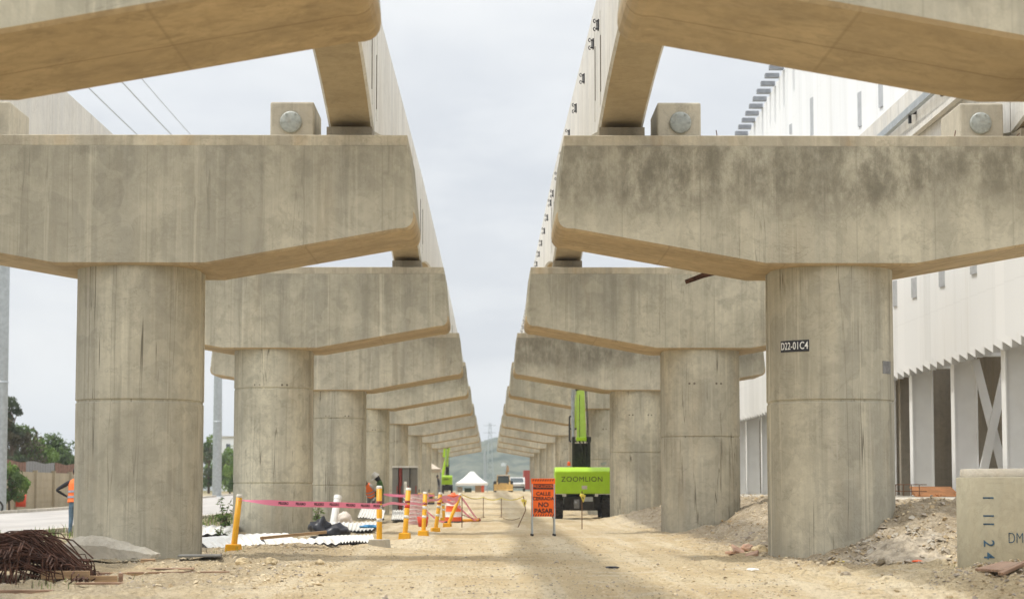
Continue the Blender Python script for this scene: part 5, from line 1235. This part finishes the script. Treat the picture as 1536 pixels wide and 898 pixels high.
for Y, px, r0, lab in ((102, -.5, .30, 'tall grey steel pole at the picture edge beside the road'), (178, 325, .38, 'tall grey steel pole rising between the two columns behind the road')):
    q = at(px, 755, Y); b = MB(); gz = base_h(Y); t = empty('utility_pole', (q.x, Y, gz), lab, 'utility pole', 'grey steel power poles')
    b.lathe([(r0, -.3), (r0*.93, 6), (r0*.80, 13), (r0*.55, 26)], 20); b.lathe([(r0*1.0, 6.0), (r0*1.0, 6.08), (r0*.93, 6.09)], 20); b.build('shaft', 'steel', t)
    c = MB(); c.lathe([(r0*1.5, -.2), (r0*1.5, .06), (r0, .07)], 20); c.build('base_flange', 'steel', t)
    for z, dx in ((22.6, 2.2), (22.6, -2.2), (24.6, 1.9)):
        c = MB(); c.path([(0, 0, z-.2), (dx, 0, z)], .07, 8); c.path([(dx, 0, z-.05), (dx, 0, z-.5)], .05, 8); c.build('cross_arm', 'steel', t)
for x, z, lab in ((-22.6, 22.3, 'power line nearest the block wall side, crossing the pale sky'), (-20.7, 22.3, 'middle power line crossing the pale sky'), (-18.7, 22.3, 'power line closest to the concrete bearing block'), (-17.3, 22.0, 'faint thin power line')):
    b = MB(); b.path([(x, 30+148*k/24, z-1.2*4*(k/24)*(1-k/24)+.6) for k in range(25)], .022 if x > -18 else .035, 5); tag(b.build('power_line', 'steel'), lab, 'power line', 'overhead power lines')
q = at(343, 690, 330); t = empty('white_house', (q.x, 330, 1.0), 'white house glimpsed beyond the bushes next to the second column', 'house')
b = MB(); b.box((0, 0, 3.9), (4.2, 5, 7.9)); b.build('wall', 'white_paint', t)
for x in (-1.2, .2, 1.4):
    for z in (4.2, 6.5): c = MB(); c.box((x, -2.52, z), (.6, .06, .9)); c.build('window', 'glass', t)
b = MB(); b.box((0, 0, 7.98), (4.6, 5.4, .22)); b.build('roof', 'slab', t)
# motorcycle slice at the picture edge, kerb inlet
q = at(-27, 772, 100); t = empty('motorcycle', (q.x, 100, base_h(100)), 'black motorcycle parked at the road edge by the steel pole', 'motorcycle')
for x in (-.65, .62):
    b = MB(); R_ = .30; b.path([(x+R_*math.cos(2*PI*k/20), 0, .30+R_*math.sin(2*PI*k/20)) for k in range(21)], .05, 8); wl = b.build('wheel', 'black', t)
    b = MB(); b.lathe([(0, .04), (.12, .03), (.12, -.03), (0, -.04)], 14, mat=Matrix.Translation((x, 0, .30)) @ Euler((PI/2, 0, 0)).to_matrix().to_4x4()); b.build('rim', 'steel', wl)
b = MB(); b.path([(-.65, 0, .3), (-.2, 0, .62), (.25, 0, .78), (.62, 0, .3)], [.04, .12, .14, .04], 8); b.box((0, 0, .42), (.4, .24, .3)); b.build('frame', 'dark_steel', t)
b = MB(); b.path([(-.7, 0, .80), (-.35, 0, .78), (.0, 0, .80)], [.07, .12, .09], 8); b.build('seat', 'bag', t)
b = MB(); b.path([(.40, -.34, 1.02), (.36, 0, .95), (.40, .34, 1.02)], .02, 6); b.path([(.36, 0, .95), (.62, 0, .32)], .03, 6); b.build('handlebar', 'steel', t)
b = MB(); b.lathe([(0, .06), (.08, .05), (.09, -.04), (0, -.06)], 12, mat=Matrix.Translation((.50, 0, .88)) @ Euler((0, PI/2, 0)).to_matrix().to_4x4()); b.build('headlight', 'steel', t)
g0 = gp(93, 800); t = empty('kerb_inlet', onground(g0.x, 58), 'low concrete kerb inlet with a yellow painted face beside the road', 'inlet')
b = MB(); b.prism([(-.35, -.1), (.35, -.1), (.35, .08), (.20, .20), (-.02, .23), (-.22, .16), (-.35, .04)], 'y', -.4, .4); b.build('cover', 'kerb', t, .02)
b = MB(); b.add([(.0, -.405, .04), (.33, -.405, .04), (.30, -.405, .10), (.18, -.405, .17), (.0, -.405, .18)], [(0, 1, 2, 3, 4)]); b.build('painted_face', 'yellow', t, recalc=False)
# far masts on the hill axis
q = at(727, 735, 420); t = MB(); t.path([(0, 0, -2), (0, 0, 8.0)], [.30, .2], 10); tag(t.build('mast', 'steel', loc=(q.x, 420, 1)), 'pale grey mast standing behind the white canopy tent', 'mast')
q = at(735, 735, 900); t = MB(); h = 27
for sx, sy in ((-1, -1), (1, -1), (1, 1), (-1, 1)): t.path([(sx*1.6, sy*1.6, -2), (sx*.35, sy*.35, h)], .13, 5)
for k in range(9):
    z0, z1 = h*k/9, h*(k+1)/9; w0, w1 = 1.6-1.25*k/9, 1.6-1.25*(k+1)/9
    for sx in (-1, 1): t.path([(-w0*sx, -w0, z0), (w1*sx, -w1, z1)], .07, 4); t.path([(sx*w0, -w0, z0), (sx*w1, w1, z1)], .07, 4)
for z in (20, 23, 26): t.path([(-2.6, 0, z), (2.6, 0, z)], .1, 5)
tag(t.build('lattice_tower', 'steel', loc=(q.x, 900, 1.5)), 'faint lattice power tower in front of the blue green hill', 'tower')
q = at(756, 692, 1180); t = MB(); t.box((0, 0, 0), (2.6, 3, 1.2)); t.prism([(-1.6, .6), (1.6, .6), (0, 1.3)], 'y', -1.7, 1.7); tag(t.build('hill_house', 'white_car', loc=(q.x, 1240, q.z-1)), 'tiny white house on the wooded hill', 'house')
HAZE, ZEN, SUNE, EXPO = .0003, 2.3, 2.3, 0.2
# ------------------------------------------------------------------ air, sky and sun
hz = MB(); hz.box((0, 2200, 110), (7000, 5600, 240)) if False else None
hb = MB(); hb.box((0, 2900, 58), (9400, 7600, 144))
ho = hb.build('haze', [], recalc=True)
hm = bpy.data.materials.new('haze_air'); hm.use_nodes = True; hn = hm.node_tree
for n_ in list(hn.nodes):
    if n_.type == 'BSDF_PRINCIPLED': hn.nodes.remove(n_)
pv = hn.nodes.new('ShaderNodeVolumePrincipled'); pv.inputs['Color'].default_value = (.86, .91, .96, 1); pv.inputs['Density'].default_value = HAZE; pv.inputs['Anisotropy'].default_value = .0
hn.links.new(pv.outputs[0], hn.nodes['Material Output'].inputs['Volume'])
ho.data.materials.append(hm); tag(ho, kind='stuff')
SUN = Vector((-.40, -.015, 1.)).normalized()
el = math.asin(SUN.z); az = math.atan2(SUN.x, SUN.y)
w = bpy.data.worlds.new('World'); sc.world = w; w.use_nodes = True; nt = w.node_tree; g = N(nt)
bg = nt.nodes['Background']; bg.inputs['Strength'].default_value = .1
sky = g.n('ShaderNodeTexSky', sky_type='NISHITA'); sky.sun_disc = False; sky.sun_elevation = el; sky.sun_rotation = az; sky.dust_density = 3; sky.air_density = 1.2
tc = g.n('ShaderNodeTexCoord'); sp = g.n('ShaderNodeSeparateXYZ'); g.l(tc.outputs['Generated'], sp.inputs[0])
zz = g.math('MAXIMUM', sp.outputs[2], 0.)
dv = g.math('ADD', zz, .22)
cv = g.n('ShaderNodeCombineXYZ'); g.l(g.math('DIVIDE', sp.outputs[0], dv), cv.inputs[0]); g.l(g.math('DIVIDE', sp.outputs[1], dv), cv.inputs[1]); cv.inputs[2].default_value = 4.1
cl = g.noise(cv.outputs[0], .8, 7, .5, .3)
cl2 = g.noise(cv.outputs[0], 3.6, 6, .55)
body = g.mix(g.ramp(cl, .36, .62), C4((6.6, 6.9, 7.4)), C4((9.5, 9.55, 9.5)))
body = g.mix(g.ramp(cl2, .38, .68, 0., .5), body, C4((9.0, 9.15, 9.3)))
zen = g.ramp(zz, .25, .9, 1., ZEN)
body = g.mix(1., body, zen, 'MULTIPLY')
hor = g.ramp(zz, .0, .07, .55, 0.)
body = g.mix(hor, body, C4((7.6, 8.0, 8.4)))
fin = g.mix(.88, sky.outputs[0], body)
g.l(fin, bg.inputs['Color'])
sl = bpy.data.lights.new('sun', 'SUN'); sl.energy = SUNE; sl.angle = math.radians(2.2); sl.color = (1., .955, .87)
so = bpy.data.objects.new('sun', sl); COL.objects.link(so); so.rotation_euler = SUN.to_track_quat('Z', 'Y').to_euler(); so.location = (-30, 40, 80)
vs_ = sc.view_settings; vs_.view_transform = 'Standard'; vs_.look = 'None'; vs_.gamma = 1; vs_.exposure = EXPO; vs_.use_curve_mapping = False
sc.cycles.use_denoising = True
sc.cycles.max_bounces = 8; sc.cycles.diffuse_bounces = 5; sc.cycles.transparent_max_bounces = 8; sc.cycles.volume_bounces = 0
sc.cycles.caustics_reflective = False; sc.cycles.caustics_refractive = False
sc.cycles.sample_clamp_indirect = 8
